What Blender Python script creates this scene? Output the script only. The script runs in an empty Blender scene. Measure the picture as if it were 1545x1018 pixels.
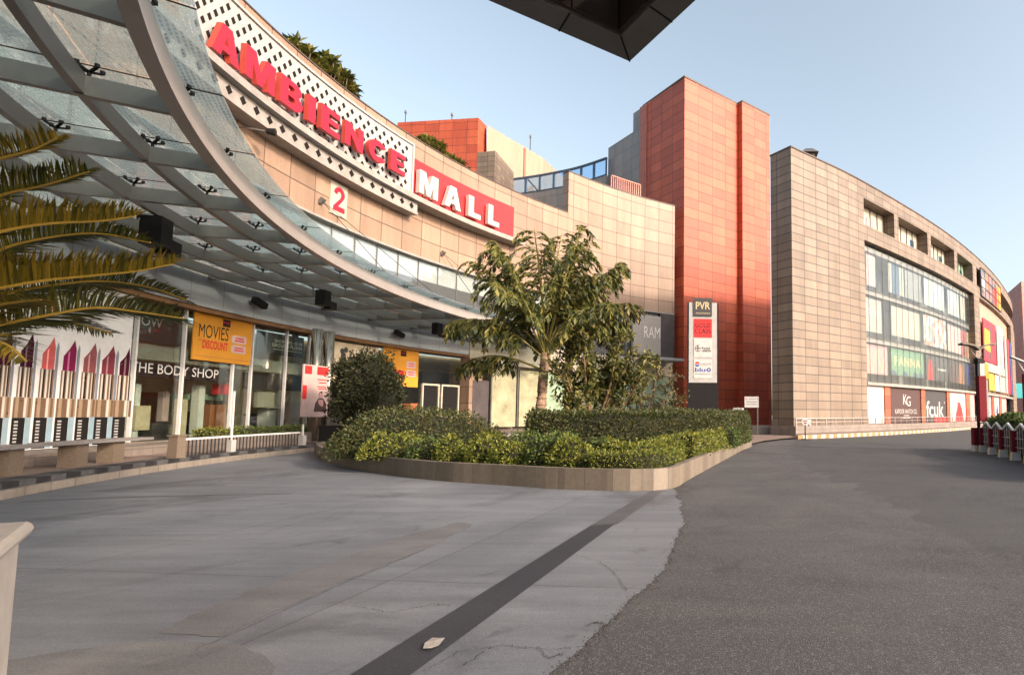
import bpy, math, random
from mathutils import Vector, Matrix, noise
random.seed(7)
scene = bpy.context.scene
COL = scene.collection
PI = math.pi
# ------------------------------------------------------------------ camera survey
F_, CX, TH, EYE = 850., 1080., math.radians(4.4), 1.6
CY = 624 - F_ * math.tan(TH)
def ray(x, y):
    u = (x - CX) / F_; v = (CY - y) / F_
    return Vector((u, math.cos(TH) - v * math.sin(TH), math.sin(TH) + v * math.cos(TH)))
def atH(x, y, z):
    d = ray(x, y); return d * ((z - EYE) / d.z) + Vector((0, 0, EYE))
def atY(x, y, Y):
    d = ray(x, y); return d * (Y / d.y) + Vector((0, 0, EYE))

# ------------------------------------------------------------------ materials
def nt_new(name):
    m = bpy.data.materials.new(name); m.use_nodes = True
    n = m.node_tree; n.nodes.clear()
    return m, n, n.nodes, n.links
def mat(name, col, rough=0.6, metal=0.0, var=0.12, nscale=3.0, bump=0.0, bscale=40.0, spec=0.3, coat=0.0):
    """principled with noise variation in object space"""
    m, n, N, L = nt_new(name)
    out = N.new('ShaderNodeOutputMaterial'); p = N.new('ShaderNodeBsdfPrincipled')
    L.new(p.outputs[0], out.inputs[0])
    p.inputs['Roughness'].default_value = rough; p.inputs['Metallic'].default_value = metal
    p.inputs['Specular IOR Level'].default_value = spec; p.inputs['Coat Weight'].default_value = coat
    tc = N.new('ShaderNodeTexCoord'); no = N.new('ShaderNodeTexNoise')
    no.inputs['Scale'].default_value = nscale; no.inputs['Detail'].default_value = 6; no.inputs['Roughness'].default_value = .65
    L.new(tc.outputs['Object'], no.inputs['Vector'])
    r = N.new('ShaderNodeMapRange'); r.inputs['From Min'].default_value = .3; r.inputs['From Max'].default_value = .7
    r.inputs['To Min'].default_value = 1 - var; r.inputs['To Max'].default_value = 1 + var
    L.new(no.outputs['Fac'], r.inputs['Value'])
    mx = N.new('ShaderNodeVectorMath'); mx.operation = 'SCALE'; mx.inputs[0].default_value = col[:3]
    L.new(r.outputs[0], mx.inputs['Scale']); L.new(mx.outputs[0], p.inputs['Base Color'])
    rr = N.new('ShaderNodeMapRange'); rr.inputs['To Min'].default_value = max(0.02, rough - .1); rr.inputs['To Max'].default_value = min(1, rough + .1)
    L.new(no.outputs['Fac'], rr.inputs['Value']); L.new(rr.outputs[0], p.inputs['Roughness'])
    if bump:
        b = N.new('ShaderNodeTexNoise'); b.inputs['Scale'].default_value = bscale; b.inputs['Detail'].default_value = 4
        L.new(tc.outputs['Object'], b.inputs['Vector'])
        bb = N.new('ShaderNodeBump'); bb.inputs['Strength'].default_value = bump; bb.inputs['Distance'].default_value = .02
        L.new(b.outputs['Fac'], bb.inputs['Height']); L.new(bb.outputs[0], p.inputs['Normal'])
    return m
def cladding(name, c1, c2, mortar, w, h, joint=.03, rough=.55, stain=.18):
    m, n, N, L = nt_new(name)
    out = N.new('ShaderNodeOutputMaterial'); p = N.new('ShaderNodeBsdfPrincipled'); L.new(p.outputs[0], out.inputs[0])
    uv = N.new('ShaderNodeUVMap'); uv.uv_map = 'UVMap'
    br = N.new('ShaderNodeTexBrick'); br.offset = 0; br.squash = 1
    br.inputs['Color1'].default_value = (*c1, 1); br.inputs['Color2'].default_value = (*c2, 1); br.inputs['Mortar'].default_value = (*mortar, 1)
    br.inputs['Scale'].default_value = 1; br.inputs['Mortar Size'].default_value = joint / 2; br.inputs['Mortar Smooth'].default_value = .2
    br.inputs['Brick Width'].default_value = w; br.inputs['Row Height'].default_value = h; br.inputs['Bias'].default_value = 0
    L.new(uv.outputs[0], br.inputs['Vector'])
    no = N.new('ShaderNodeTexNoise'); no.inputs['Scale'].default_value = .35; no.inputs['Detail'].default_value = 8; no.inputs['Roughness'].default_value = .7
    mp = N.new('ShaderNodeMapping'); mp.inputs['Scale'].default_value = (2.6, .35, 1); L.new(uv.outputs[0], mp.inputs[0]); L.new(mp.outputs[0], no.inputs['Vector'])
    n2 = N.new('ShaderNodeTexNoise'); n2.inputs['Scale'].default_value = 9; n2.inputs['Detail'].default_value = 6
    L.new(uv.outputs[0], n2.inputs['Vector'])
    ad = N.new('ShaderNodeMath'); ad.operation = 'MULTIPLY_ADD'; ad.inputs[1].default_value = .35
    L.new(n2.outputs['Fac'], ad.inputs[0]); L.new(no.outputs['Fac'], ad.inputs[2])
    r = N.new('ShaderNodeMapRange'); r.inputs['From Min'].default_value = .45; r.inputs['From Max'].default_value = .9
    r.inputs['To Min'].default_value = 1 - stain; r.inputs['To Max'].default_value = 1 + stain * .6
    L.new(ad.outputs[0], r.inputs['Value'])
    mx = N.new('ShaderNodeVectorMath'); mx.operation = 'SCALE'; L.new(br.outputs['Color'], mx.inputs[0]); L.new(r.outputs[0], mx.inputs['Scale'])
    L.new(mx.outputs[0], p.inputs['Base Color']); p.inputs['Roughness'].default_value = rough
    bb = N.new('ShaderNodeBump'); bb.inputs['Strength'].default_value = .5; bb.inputs['Distance'].default_value = .02; bb.invert = True
    L.new(br.outputs['Fac'], bb.inputs['Height']); L.new(bb.outputs[0], p.inputs['Normal'])
    return m
def glass(name, tint=(.8, .88, .88), refl=.12, rough=.02, milk=0.0, milkcol=(.7, .8, .8), frit=False, refcol=(1, 1, 1)):
    m, n, N, L = nt_new(name)
    out = N.new('ShaderNodeOutputMaterial')
    tr = N.new('ShaderNodeBsdfTransparent'); tr.inputs[0].default_value = (*tint, 1)
    last = tr.outputs[0]
    if milk or frit:
        df = N.new('ShaderNodeBsdfDiffuse'); df.inputs[0].default_value = (*milkcol, 1)
        tl = N.new('ShaderNodeBsdfTranslucent'); tl.inputs[0].default_value = (*milkcol, 1)
        ms = N.new('ShaderNodeMixShader'); ms.inputs[0].default_value = .5; L.new(df.outputs[0], ms.inputs[1]); L.new(tl.outputs[0], ms.inputs[2])
        mk = N.new('ShaderNodeMixShader'); mk.inputs[0].default_value = milk
        if frit:
            uv = N.new('ShaderNodeUVMap'); uv.uv_map = 'UVMap'
            br = N.new('ShaderNodeTexBrick'); br.offset = .5
            br.inputs['Scale'].default_value = 1; br.inputs['Mortar Size'].default_value = .022; br.inputs['Mortar Smooth'].default_value = .3
            br.inputs['Brick Width'].default_value = .12; br.inputs['Row Height'].default_value = .07
            L.new(uv.outputs[0], br.inputs['Vector'])
            no = N.new('ShaderNodeTexNoise'); no.inputs['Scale'].default_value = 1.2; no.inputs['Detail'].default_value = 5
            L.new(uv.outputs[0], no.inputs['Vector'])
            r = N.new('ShaderNodeMapRange'); r.inputs['To Min'].default_value = milk * .55; r.inputs['To Max'].default_value = milk * 1.3
            L.new(br.outputs['Fac'], r.inputs['Value'])
            mu = N.new('ShaderNodeMath'); mu.operation = 'MULTIPLY_ADD'; mu.inputs[1].default_value = .5
            sb = N.new('ShaderNodeMath'); sb.operation = 'SUBTRACT'; sb.inputs[1].default_value = .25
            L.new(no.outputs['Fac'], mu.inputs[0]); L.new(r.outputs[0], sb.inputs[0]); L.new(sb.outputs[0], mu.inputs[2]); L.new(mu.outputs[0], mk.inputs[0])
        L.new(last, mk.inputs[1]); L.new(ms.outputs[0], mk.inputs[2]); last = mk.outputs[0]
    gl = N.new('ShaderNodeBsdfGlossy'); gl.inputs['Roughness'].default_value = rough; gl.inputs[0].default_value = (*refcol, 1)
    lw = N.new('ShaderNodeLayerWeight'); lw.inputs[0].default_value = .35
    r2 = N.new('ShaderNodeMapRange'); r2.inputs['To Min'].default_value = refl; r2.inputs['To Max'].default_value = min(.9, refl + .28)
    pw = N.new('ShaderNodeMath'); pw.operation = 'POWER'; pw.inputs[1].default_value = 2.5
    L.new(lw.outputs['Facing'], pw.inputs[0]); L.new(pw.outputs[0], r2.inputs['Value'])
    tc = N.new('ShaderNodeTexCoord'); wn = N.new('ShaderNodeTexNoise'); wn.inputs['Scale'].default_value = .8; L.new(tc.outputs['Object'], wn.inputs['Vector'])
    bp = N.new('ShaderNodeBump'); bp.inputs['Strength'].default_value = .04; bp.inputs['Distance'].default_value = .3
    L.new(wn.outputs['Fac'], bp.inputs['Height']); L.new(bp.outputs[0], gl.inputs['Normal'])
    mg = N.new('ShaderNodeMixShader'); L.new(r2.outputs[0], mg.inputs[0]); L.new(last, mg.inputs[1]); L.new(gl.outputs[0], mg.inputs[2])
    L.new(mg.outputs[0], out.inputs[0])
    return m
def leafmat(name, cols, trans=.3, rough=.5):
    m, n, N, L = nt_new(name)
    out = N.new('ShaderNodeOutputMaterial'); p = N.new('ShaderNodeBsdfPrincipled')
    ge = N.new('ShaderNodeNewGeometry'); cr = N.new('ShaderNodeValToRGB')
    el = cr.color_ramp.elements
    while len(el) < len(cols): el.new(.5)
    for i, c in enumerate(cols):
        el[i].position = i / (len(cols) - 1); el[i].color = (*c, 1)
    L.new(ge.outputs['Random Per Island'], cr.inputs[0]); L.new(cr.outputs[0], p.inputs['Base Color'])
    p.inputs['Roughness'].default_value = rough; p.inputs['Specular IOR Level'].default_value = .4
    t = N.new('ShaderNodeBsdfTranslucent'); L.new(cr.outputs[0], t.inputs[0])
    mx = N.new('ShaderNodeMixShader'); mx.inputs[0].default_value = trans
    L.new(p.outputs[0], mx.inputs[1]); L.new(t.outputs[0], mx.inputs[2]); L.new(mx.outputs[0], out.inputs[0])
    return m
def ramp_mat(name, axis_scale, cols, rough=.6):
    """colour noise patches used for printed pictures: blotches of the given colours"""
    m, n, N, L = nt_new(name)
    out = N.new('ShaderNodeOutputMaterial'); p = N.new('ShaderNodeBsdfPrincipled'); L.new(p.outputs[0], out.inputs[0])
    tc = N.new('ShaderNodeTexCoord'); mp = N.new('ShaderNodeMapping'); mp.inputs['Scale'].default_value = axis_scale
    no = N.new('ShaderNodeTexNoise'); no.inputs['Scale'].default_value = 1; no.inputs['Detail'].default_value = 3
    L.new(tc.outputs['Object'], mp.inputs[0]); L.new(mp.outputs[0], no.inputs['Vector'])
    cr = N.new('ShaderNodeValToRGB'); el = cr.color_ramp.elements
    while len(el) < len(cols): el.new(.5)
    for i, c in enumerate(cols):
        el[i].position = .32 + .36 * i / (len(cols) - 1); el[i].color = (*c, 1)
    cr.color_ramp.interpolation = 'B_SPLINE' if len(cols) < 3 else 'LINEAR'
    L.new(no.outputs['Fac'], cr.inputs[0]); L.new(cr.outputs[0], p.inputs['Base Color']); p.inputs['Roughness'].default_value = rough
    return m
def stripes(name, c1, c2, period, rough=.7):
    m, n, N, L = nt_new(name)
    out = N.new('ShaderNodeOutputMaterial'); p = N.new('ShaderNodeBsdfPrincipled'); L.new(p.outputs[0], out.inputs[0])
    uv = N.new('ShaderNodeUVMap'); uv.uv_map = 'UVMap'; sx = N.new('ShaderNodeSeparateXYZ'); L.new(uv.outputs[0], sx.inputs[0])
    dv = N.new('ShaderNodeMath'); dv.operation = 'DIVIDE'; dv.inputs[1].default_value = period; L.new(sx.outputs[0], dv.inputs[0])
    fr = N.new('ShaderNodeMath'); fr.operation = 'FRACT'; L.new(dv.outputs[0], fr.inputs[0])
    gt = N.new('ShaderNodeMath'); gt.operation = 'GREATER_THAN'; gt.inputs[1].default_value = .5; L.new(fr.outputs[0], gt.inputs[0])
    mx = N.new('ShaderNodeMix'); mx.data_type = 'RGBA'; mx.inputs[6].default_value = (*c1, 1); mx.inputs[7].default_value = (*c2, 1)
    L.new(gt.outputs[0], mx.inputs[0])
    no = N.new('ShaderNodeTexNoise'); no.inputs['Scale'].default_value = 6; no.inputs['Detail'].default_value = 8; L.new(uv.outputs[0], no.inputs['Vector'])
    r = N.new('ShaderNodeMapRange'); r.inputs['From Min'].default_value = .35; r.inputs['From Max'].default_value = .65; r.inputs['To Min'].default_value = .6; r.inputs['To Max'].default_value = 1.1
    L.new(no.outputs['Fac'], r.inputs['Value'])
    vm = N.new('ShaderNodeVectorMath'); vm.operation = 'SCALE'; L.new(mx.outputs[2], vm.inputs[0]); L.new(r.outputs[0], vm.inputs['Scale'])
    L.new(vm.outputs[0], p.inputs['Base Color']); p.inputs['Roughness'].default_value = rough
    return m
def ground_mat(name, base, alt, speck, big=.25, rough=.8, speckscale=90., speckamt=.35, streak=0., bump=.3, joints=None, patch=.5, rot=.1, stain=0.):
    m, n, N, L = nt_new(name)
    out = N.new('ShaderNodeOutputMaterial'); p = N.new('ShaderNodeBsdfPrincipled'); L.new(p.outputs[0], out.inputs[0])
    tc = N.new('ShaderNodeTexCoord')
    a = N.new('ShaderNodeTexNoise'); a.inputs['Scale'].default_value = big; a.inputs['Detail'].default_value = 9; a.inputs['Roughness'].default_value = .62
    a.inputs['Distortion'].default_value = .6
    L.new(tc.outputs['Object'], a.inputs['Vector'])
    cr = N.new('ShaderNodeMapRange'); cr.inputs['From Min'].default_value = .5 - .25 * patch; cr.inputs['From Max'].default_value = .5 + .25 * patch
    L.new(a.outputs['Fac'], cr.inputs['Value'])
    mx = N.new('ShaderNodeMix'); mx.data_type = 'RGBA'; mx.inputs[6].default_value = (*base, 1); mx.inputs[7].default_value = (*alt, 1); L.new(cr.outputs[0], mx.inputs[0])
    b = N.new('ShaderNodeTexNoise'); b.inputs['Scale'].default_value = speckscale; b.inputs['Detail'].default_value = 3; L.new(tc.outputs['Object'], b.inputs['Vector'])
    r = N.new('ShaderNodeMapRange'); r.inputs['From Min'].default_value = .35; r.inputs['From Max'].default_value = .65
    r.inputs['To Min'].default_value = 1 - speckamt; r.inputs['To Max'].default_value = 1 + speckamt; L.new(b.outputs['Fac'], r.inputs['Value'])
    vm = N.new('ShaderNodeVectorMath'); vm.operation = 'SCALE'; L.new(mx.outputs[2], vm.inputs[0]); L.new(r.outputs[0], vm.inputs['Scale'])
    last = vm.outputs[0]
    # pale flecks
    vo = N.new('ShaderNodeTexVoronoi'); vo.inputs['Scale'].default_value = speckscale * .9; L.new(tc.outputs['Object'], vo.inputs['Vector'])
    sc = N.new('ShaderNodeSeparateColor'); L.new(vo.outputs['Color'], sc.inputs[0])
    gt = N.new('ShaderNodeMath'); gt.operation = 'GREATER_THAN'; gt.inputs[1].default_value = .86; L.new(sc.outputs[0], gt.inputs[0])
    m2 = N.new('ShaderNodeMath'); m2.operation = 'MULTIPLY'; m2.inputs[1].default_value = speckamt; L.new(gt.outputs[0], m2.inputs[0])
    mf = N.new('ShaderNodeMix'); mf.data_type = 'RGBA'; mf.inputs[7].default_value = (*speck, 1); L.new(m2.outputs[0], mf.inputs[0]); L.new(last, mf.inputs[6])
    last = mf.outputs[2]
    if streak:
        mp = N.new('ShaderNodeMapping'); mp.inputs['Rotation'].default_value = (0, 0, rot); mp.inputs['Scale'].default_value = (.35, 2.6, 1)
        L.new(tc.outputs['Object'], mp.inputs[0])
        s = N.new('ShaderNodeTexNoise'); s.inputs['Scale'].default_value = 1.1; s.inputs['Detail'].default_value = 8; s.inputs['Roughness'].default_value = .7; L.new(mp.outputs[0], s.inputs['Vector'])
        r3 = N.new('ShaderNodeMapRange'); r3.inputs['From Min'].default_value = .35; r3.inputs['From Max'].default_value = .65
        r3.inputs['To Min'].default_value = 1 - streak; r3.inputs['To Max'].default_value = 1 + streak; L.new(s.outputs['Fac'], r3.inputs['Value'])
        v3 = N.new('ShaderNodeVectorMath'); v3.operation = 'SCALE'; L.new(last, v3.inputs[0]); L.new(r3.outputs[0], v3.inputs['Scale']); last = v3.outputs[0]
    if joints:
        mp = N.new('ShaderNodeMapping'); mp.inputs['Rotation'].default_value = (0, 0, joints[2]); L.new(tc.outputs['Object'], mp.inputs[0])
        br = N.new('ShaderNodeTexBrick'); br.offset = 0; br.inputs['Scale'].default_value = 1
        br.inputs['Brick Width'].default_value = joints[0]; br.inputs['Row Height'].default_value = joints[1]; br.inputs['Mortar Size'].default_value = .009
        br.inputs['Color1'].default_value = (.93, .93, .93, 1); br.inputs['Color2'].default_value = (1.05, 1.05, 1.05, 1); br.inputs['Mortar'].default_value = (.55, .53, .52, 1)
        L.new(mp.outputs[0], br.inputs['Vector'])
        v4 = N.new('ShaderNodeVectorMath'); v4.operation = 'MULTIPLY'; L.new(last, v4.inputs[0]); L.new(br.outputs['Color'], v4.inputs[1]); last = v4.outputs[0]
    if stain:
        for sc_, lo, hi, amt, seed_ in ((.42, .54, .68, stain, 3.1), (1.7, .60, .70, stain * .9, 11.7), (6.5, .66, .74, stain * .7, 29.3)):
            mo = N.new('ShaderNodeMapping'); mo.inputs['Location'].default_value = (seed_, seed_ * 2, 0); mo.inputs['Rotation'].default_value = (0, 0, seed_); mo.inputs['Scale'].default_value = (1, .55, 1); L.new(tc.outputs['Object'], mo.inputs[0])
            sn = N.new('ShaderNodeTexNoise'); sn.inputs['Scale'].default_value = sc_; sn.inputs['Detail'].default_value = 10; sn.inputs['Roughness'].default_value = .68; sn.inputs['Distortion'].default_value = 1.2; L.new(mo.outputs[0], sn.inputs['Vector'])
            sr = N.new('ShaderNodeMapRange'); sr.inputs['From Min'].default_value = lo; sr.inputs['From Max'].default_value = hi; sr.inputs['To Min'].default_value = 1; sr.inputs['To Max'].default_value = 1 - amt; L.new(sn.outputs['Fac'], sr.inputs['Value'])
            sv = N.new('ShaderNodeVectorMath'); sv.operation = 'SCALE'; L.new(last, sv.inputs[0]); L.new(sr.outputs[0], sv.inputs['Scale']); last = sv.outputs[0]
    L.new(last, p.inputs['Base Color'])
    rr = N.new('ShaderNodeMapRange'); rr.inputs['To Min'].default_value = rough - .15; rr.inputs['To Max'].default_value = min(1, rough + .12); L.new(a.outputs['Fac'], rr.inputs['Value']); L.new(rr.outputs[0], p.inputs['Roughness'])
    bb = N.new('ShaderNodeBump'); bb.inputs['Strength'].default_value = bump; bb.inputs['Distance'].default_value = .012
    L.new(b.outputs['Fac'], bb.inputs['Height']); L.new(bb.outputs[0], p.inputs['Normal'])
    return m

M = {}
M['beige'] = cladding('beige_stone', (.245, .160, .108), (.325, .215, .148), (.08, .048, .033), 1.62, 1.17, .055, stain=.26)
M['tan'] = cladding('tan_stone', (.165, .118, .083), (.235, .172, .122), (.045, .032, .026), 1.4, .635, .06, stain=.32)
M['red'] = cladding('red_stone', (.37, .060, .025), (.50, .100, .040), (.10, .022, .014), 1.95, 1.04, .06, stain=.24)
M['plum'] = cladding('rust_stone', (.38, .12, .085), (.43, .135, .09), (.18, .07, .055), 1.95, 1.5, .05)
M['grey'] = cladding('grey_stone', (.21, .21, .21), (.25, .245, .24), (.13, .13, .13), 1.9, 1.5, .06)
M['cream'] = cladding('cream_stone', (.36, .24, .17), (.38, .255, .18), (.26, .175, .12), 6, 4, .04)
M['planter'] = cladding('planter_stone', (.135, .108, .08), (.20, .162, .122), (.08, .065, .05), .62, 2.0, .012, rough=.6, stain=.4)
M['lowstone'] = cladding('low_wall_stone', (.19, .155, .13), (.235, .19, .16), (.10, .08, .07), .9, .5, .02, stain=.3)
M['kerbstone'] = cladding('kerb_stone', (.22, .19, .155), (.27, .23, .19), (.09, .08, .07), .9, .6, .025, stain=.35)
M['coping'] = mat('dark_coping', (.09, .065, .055), .5)
M['steel'] = mat('grey_steel', (.17, .16, .15), .38, .55, .1, 2)
M['steel_light'] = mat('pale_steel', (.38, .345, .32), .42, .35, .08, 2)
M['fascia'] = cladding('fascia_metal', (.36, .37, .385), (.39, .40, .41), (.12, .12, .12), 1.66, 5, .02, rough=.35, stain=.1)
M['white'] = mat('white_paint', (.56, .55, .54), .5, 0, .08)
M['panelw'] = mat('white_panel', (.36, .345, .33), .5, 0, .1)
M['ledge'] = mat('ledge_concrete', (.29, .26, .235), .6, 0, .2, 2)
M['hole_shade'] = mat('hole_shade_paint', (.018, .016, .015), .95, spec=.05)  # near-black paint for the shade inside the panel openings
M['signred'] = mat('sign_red', (.42, .018, .038), .4, 0, .06)
M['signside'] = mat('sign_return', (.36, .05, .035), .45)
M['redpanel'] = mat('red_panel', (.46, .030, .035), .5)
M['signwhite'] = mat('sign_white', (.55, .50, .44), .5)
M['black'] = mat('black_satin', (.012, .011, .011), .6, spec=.15)
M['dark'] = mat('dark_grey', (.035, .033, .035), .5)
M['brownsoffit'] = mat('brown_soffit', (.055, .043, .04), .5, 0)
M['rim'] = mat('metal_rim', (.17, .16, .155), .45, .2)
M['glass'] = glass('shop_glass', (.82, .87, .85), .10)
M['glass_cur'] = glass('curtain_glass', (.93, .95, .94), .05, milk=.03, milkcol=(.62, .66, .64))
M['glass_can'] = glass('fritted_glass', (.80, .89, .90), .10, .06, milk=.34, milkcol=(.52, .60, .62), frit=True)
M['glass_cler'] = glass('clerestory_glass', (.88, .92, .93), .14, milk=.12, milkcol=(.7, .74, .75))
M['glass_blue'] = glass('blue_glass', (.62, .78, .92), .15)
M['bluesteel'] = mat('blue_steel', (.06, .10, .16), .45)
M['frost'] = mat('frosted_panel', (.28, .37, .26), .3, 0, .28, 1.0)
M['frost2'] = mat('frosted_cream', (.31, .29, .19), .3, 0, .3, 1.0)  # both frosted colours carry painted-in mottled shadow and reflections
M['inner'] = mat('inner_wall', (.60, .47, .30), .7, 0, .25, .8)
M['inner_dark'] = mat('inner_dark', (.06, .05, .05), .6, 0, .3, 1)
M['inner_white'] = mat('inner_white', (.44, .39, .305), .6)
M['paleg'] = mat('pale_green_blind', (.46, .50, .46), .6)
M['blind'] = mat('white_blind', (.74, .70, .62), .6)
M['floor'] = mat('shop_floor', (.34, .30, .25), .35)
M['wood'] = mat('orange_wood', (.36, .14, .06), .5)
M['chrome'] = mat('polished_steel', (.72, .62, .50), .22, 1., .0)
M['orange'] = mat('orange_banner', (.60, .26, .028), .55, 0, .12, .6)
M['yellow'] = mat('yellow_paint', (.5, .32, .04), .6)
M['blacktxt'] = mat('black_print', (.012, .012, .012), .5)
M['redtxt'] = mat('red_print', (.62, .03, .03), .5)
M['whitetxt'] = mat('white_print', (.46, .445, .42), .5)
M['goldtxt'] = mat('gold_print', (.55, .42, .23), .5)
M['greytxt'] = mat('grey_print', (.25, .25, .25), .5)
M['bluetxt'] = mat('blue_print', (.03, .06, .25), .5)
M['pink'] = mat('pink_print', (.50, .28, .27), .5)
M['palepink'] = mat('pale_pink_print', (.54, .38, .35), .5)
M['green'] = mat('green_print', (.13, .26, .16), .5)
M['choc'] = mat('brown_print', (.075, .04, .036), .5)
M['char'] = mat('charcoal_print', (.055, .05, .05), .5)
M['maroon'] = mat('maroon_paint', (.15, .016, .022), .75, spec=.1)
M['granite'] = mat('granite', (.15, .115, .085), .45, 0, .3, 30)
M['granite_top'] = mat('granite_top', (.20, .185, .175), .35, 0, .3, 30)
M['marble'] = mat('pale_marble', (.36, .325, .29), .5, 0, .14, 7)
M['pave'] = ground_mat('brown_paving', (.17, .12, .095), (.22, .16, .13), (.28, .23, .19), .5, .75, 60, .15, joints=(1.2, .9, .3))
M['concrete'] = ground_mat('concrete', (.090, .099, .115), (.186, .194, .208), (.24, .245, .26), .26, .62, 110, .16, .17, .25, joints=(3.7, 5.2, .105), patch=.9, rot=-.45, stain=.42)
M['asphalt'] = ground_mat('asphalt', (.026, .027, .030), (.062, .061, .062), (.16, .15, .145), .16, .85, 120, .45, .10, .9, patch=1.0, stain=.38)
M['asphalt2'] = ground_mat('worn_asphalt', (.074, .069, .068), (.036, .036, .038), (.19, .18, .17), .5, .85, 115, .5, .08, .9, patch=1.0, stain=.38)
M['strip'] = ground_mat('dark_strip', (.022, .023, .028), (.031, .032, .037), (.06, .06, .06), .7, .6, 60, .14, stain=.2)
M['strip_worn'] = ground_mat('worn_strip', (.055, .056, .062), (.085, .086, .092), (.12, .12, .12), .9, .6, 60, .2, stain=.2)
M['stain'] = ground_mat('tar_stain', (.062, .060, .062), (.10, .098, .10), (.15, .15, .15), 2., .7, 60, .25, stain=.3)
M['stone_bits'] = mat('stone_bits', (.055, .052, .05), .9, 0, .5, 25)
M['patch'] = ground_mat('brown_concrete', (.094, .093, .097), (.150, .148, .150), (.2, .18, .18), .6, .7, 90, .2, .15, .3, stain=.3)
M['soil'] = ground_mat('soil', (.055, .04, .028), (.08, .055, .04), (.1, .08, .06), 2, .95, 30, .4)
M['earth'] = ground_mat('earth', (.14, .12, .10), (.16, .14, .12), (.2, .2, .2), .05, .9, 5, .1)
M['crack'] = mat('crack_dark', (.045, .042, .04), .9)
M['kerb_yw'] = stripes('yellow_white_kerb', (.36, .21, .07), (.40, .38, .36), .8)
M['kerb_bw'] = stripes('black_grey_kerb', (.022, .020, .022), (.08, .078, .078), 1.1)
M['paper'] = mat('paper', (.34, .31, .28), .8, var=.3, nscale=14)
M['hedge_dark'] = leafmat('hedge_leaf', [(.018, .032, .012), (.05, .07, .02), (.095, .10, .03), (.14, .115, .04)])
M['hedge_light'] = leafmat('lime_leaf', [(.045, .07, .010), (.11, .14, .018), (.20, .21, .028), (.29, .27, .05)])
M['hedge_mid'] = leafmat('green_leaf', [(.02, .04, .012), (.06, .095, .02), (.10, .14, .028), (.17, .19, .05)])
M['core'] = mat('twig_core', (.022, .022, .012), .95)
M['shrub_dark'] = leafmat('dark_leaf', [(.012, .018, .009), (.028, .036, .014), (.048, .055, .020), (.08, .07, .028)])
M['fish'] = leafmat('fishtail_leaf', [(.022, .034, .010), (.062, .076, .018), (.125, .13, .026), (.25, .21, .05)], .3)
M['fish_b'] = leafmat('olive_leaf', [(.024, .028, .009), (.06, .06, .016), (.11, .095, .025), (.20, .14, .045)], .25)
M['frond'] = leafmat('palm_leaflet', [(.05, .05, .008), (.12, .095, .010), (.21, .145, .014), (.30, .195, .022)], .35, .4)
M['frond_d'] = leafmat('palm_leaflet_dark', [(.02, .03, .008), (.05, .06, .01), (.10, .10, .015), (.17, .13, .02)], .3, .4)
M['stalk'] = mat('palm_stalk', (.38, .24, .04), .5)
M['gstalk'] = mat('green_stalk', (.22, .19, .05), .5)
M['bark'] = mat('palm_bark', (.23, .15, .10), .85, 0, .5, 7, .8, 18)
M['stem_brown'] = mat('brown_stem', (.17, .11, .065), .8)
M['stem_dark'] = mat('dark_stem', (.09, .07, .045), .8)
M['plum_leaf'] = leafmat('frangipani_leaf', [(.03, .05, .012), (.10, .11, .02), (.18, .17, .03), (.30, .24, .07)])
M['blossom'] = mat('blossom', (.8, .66, .5), .6)

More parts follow.
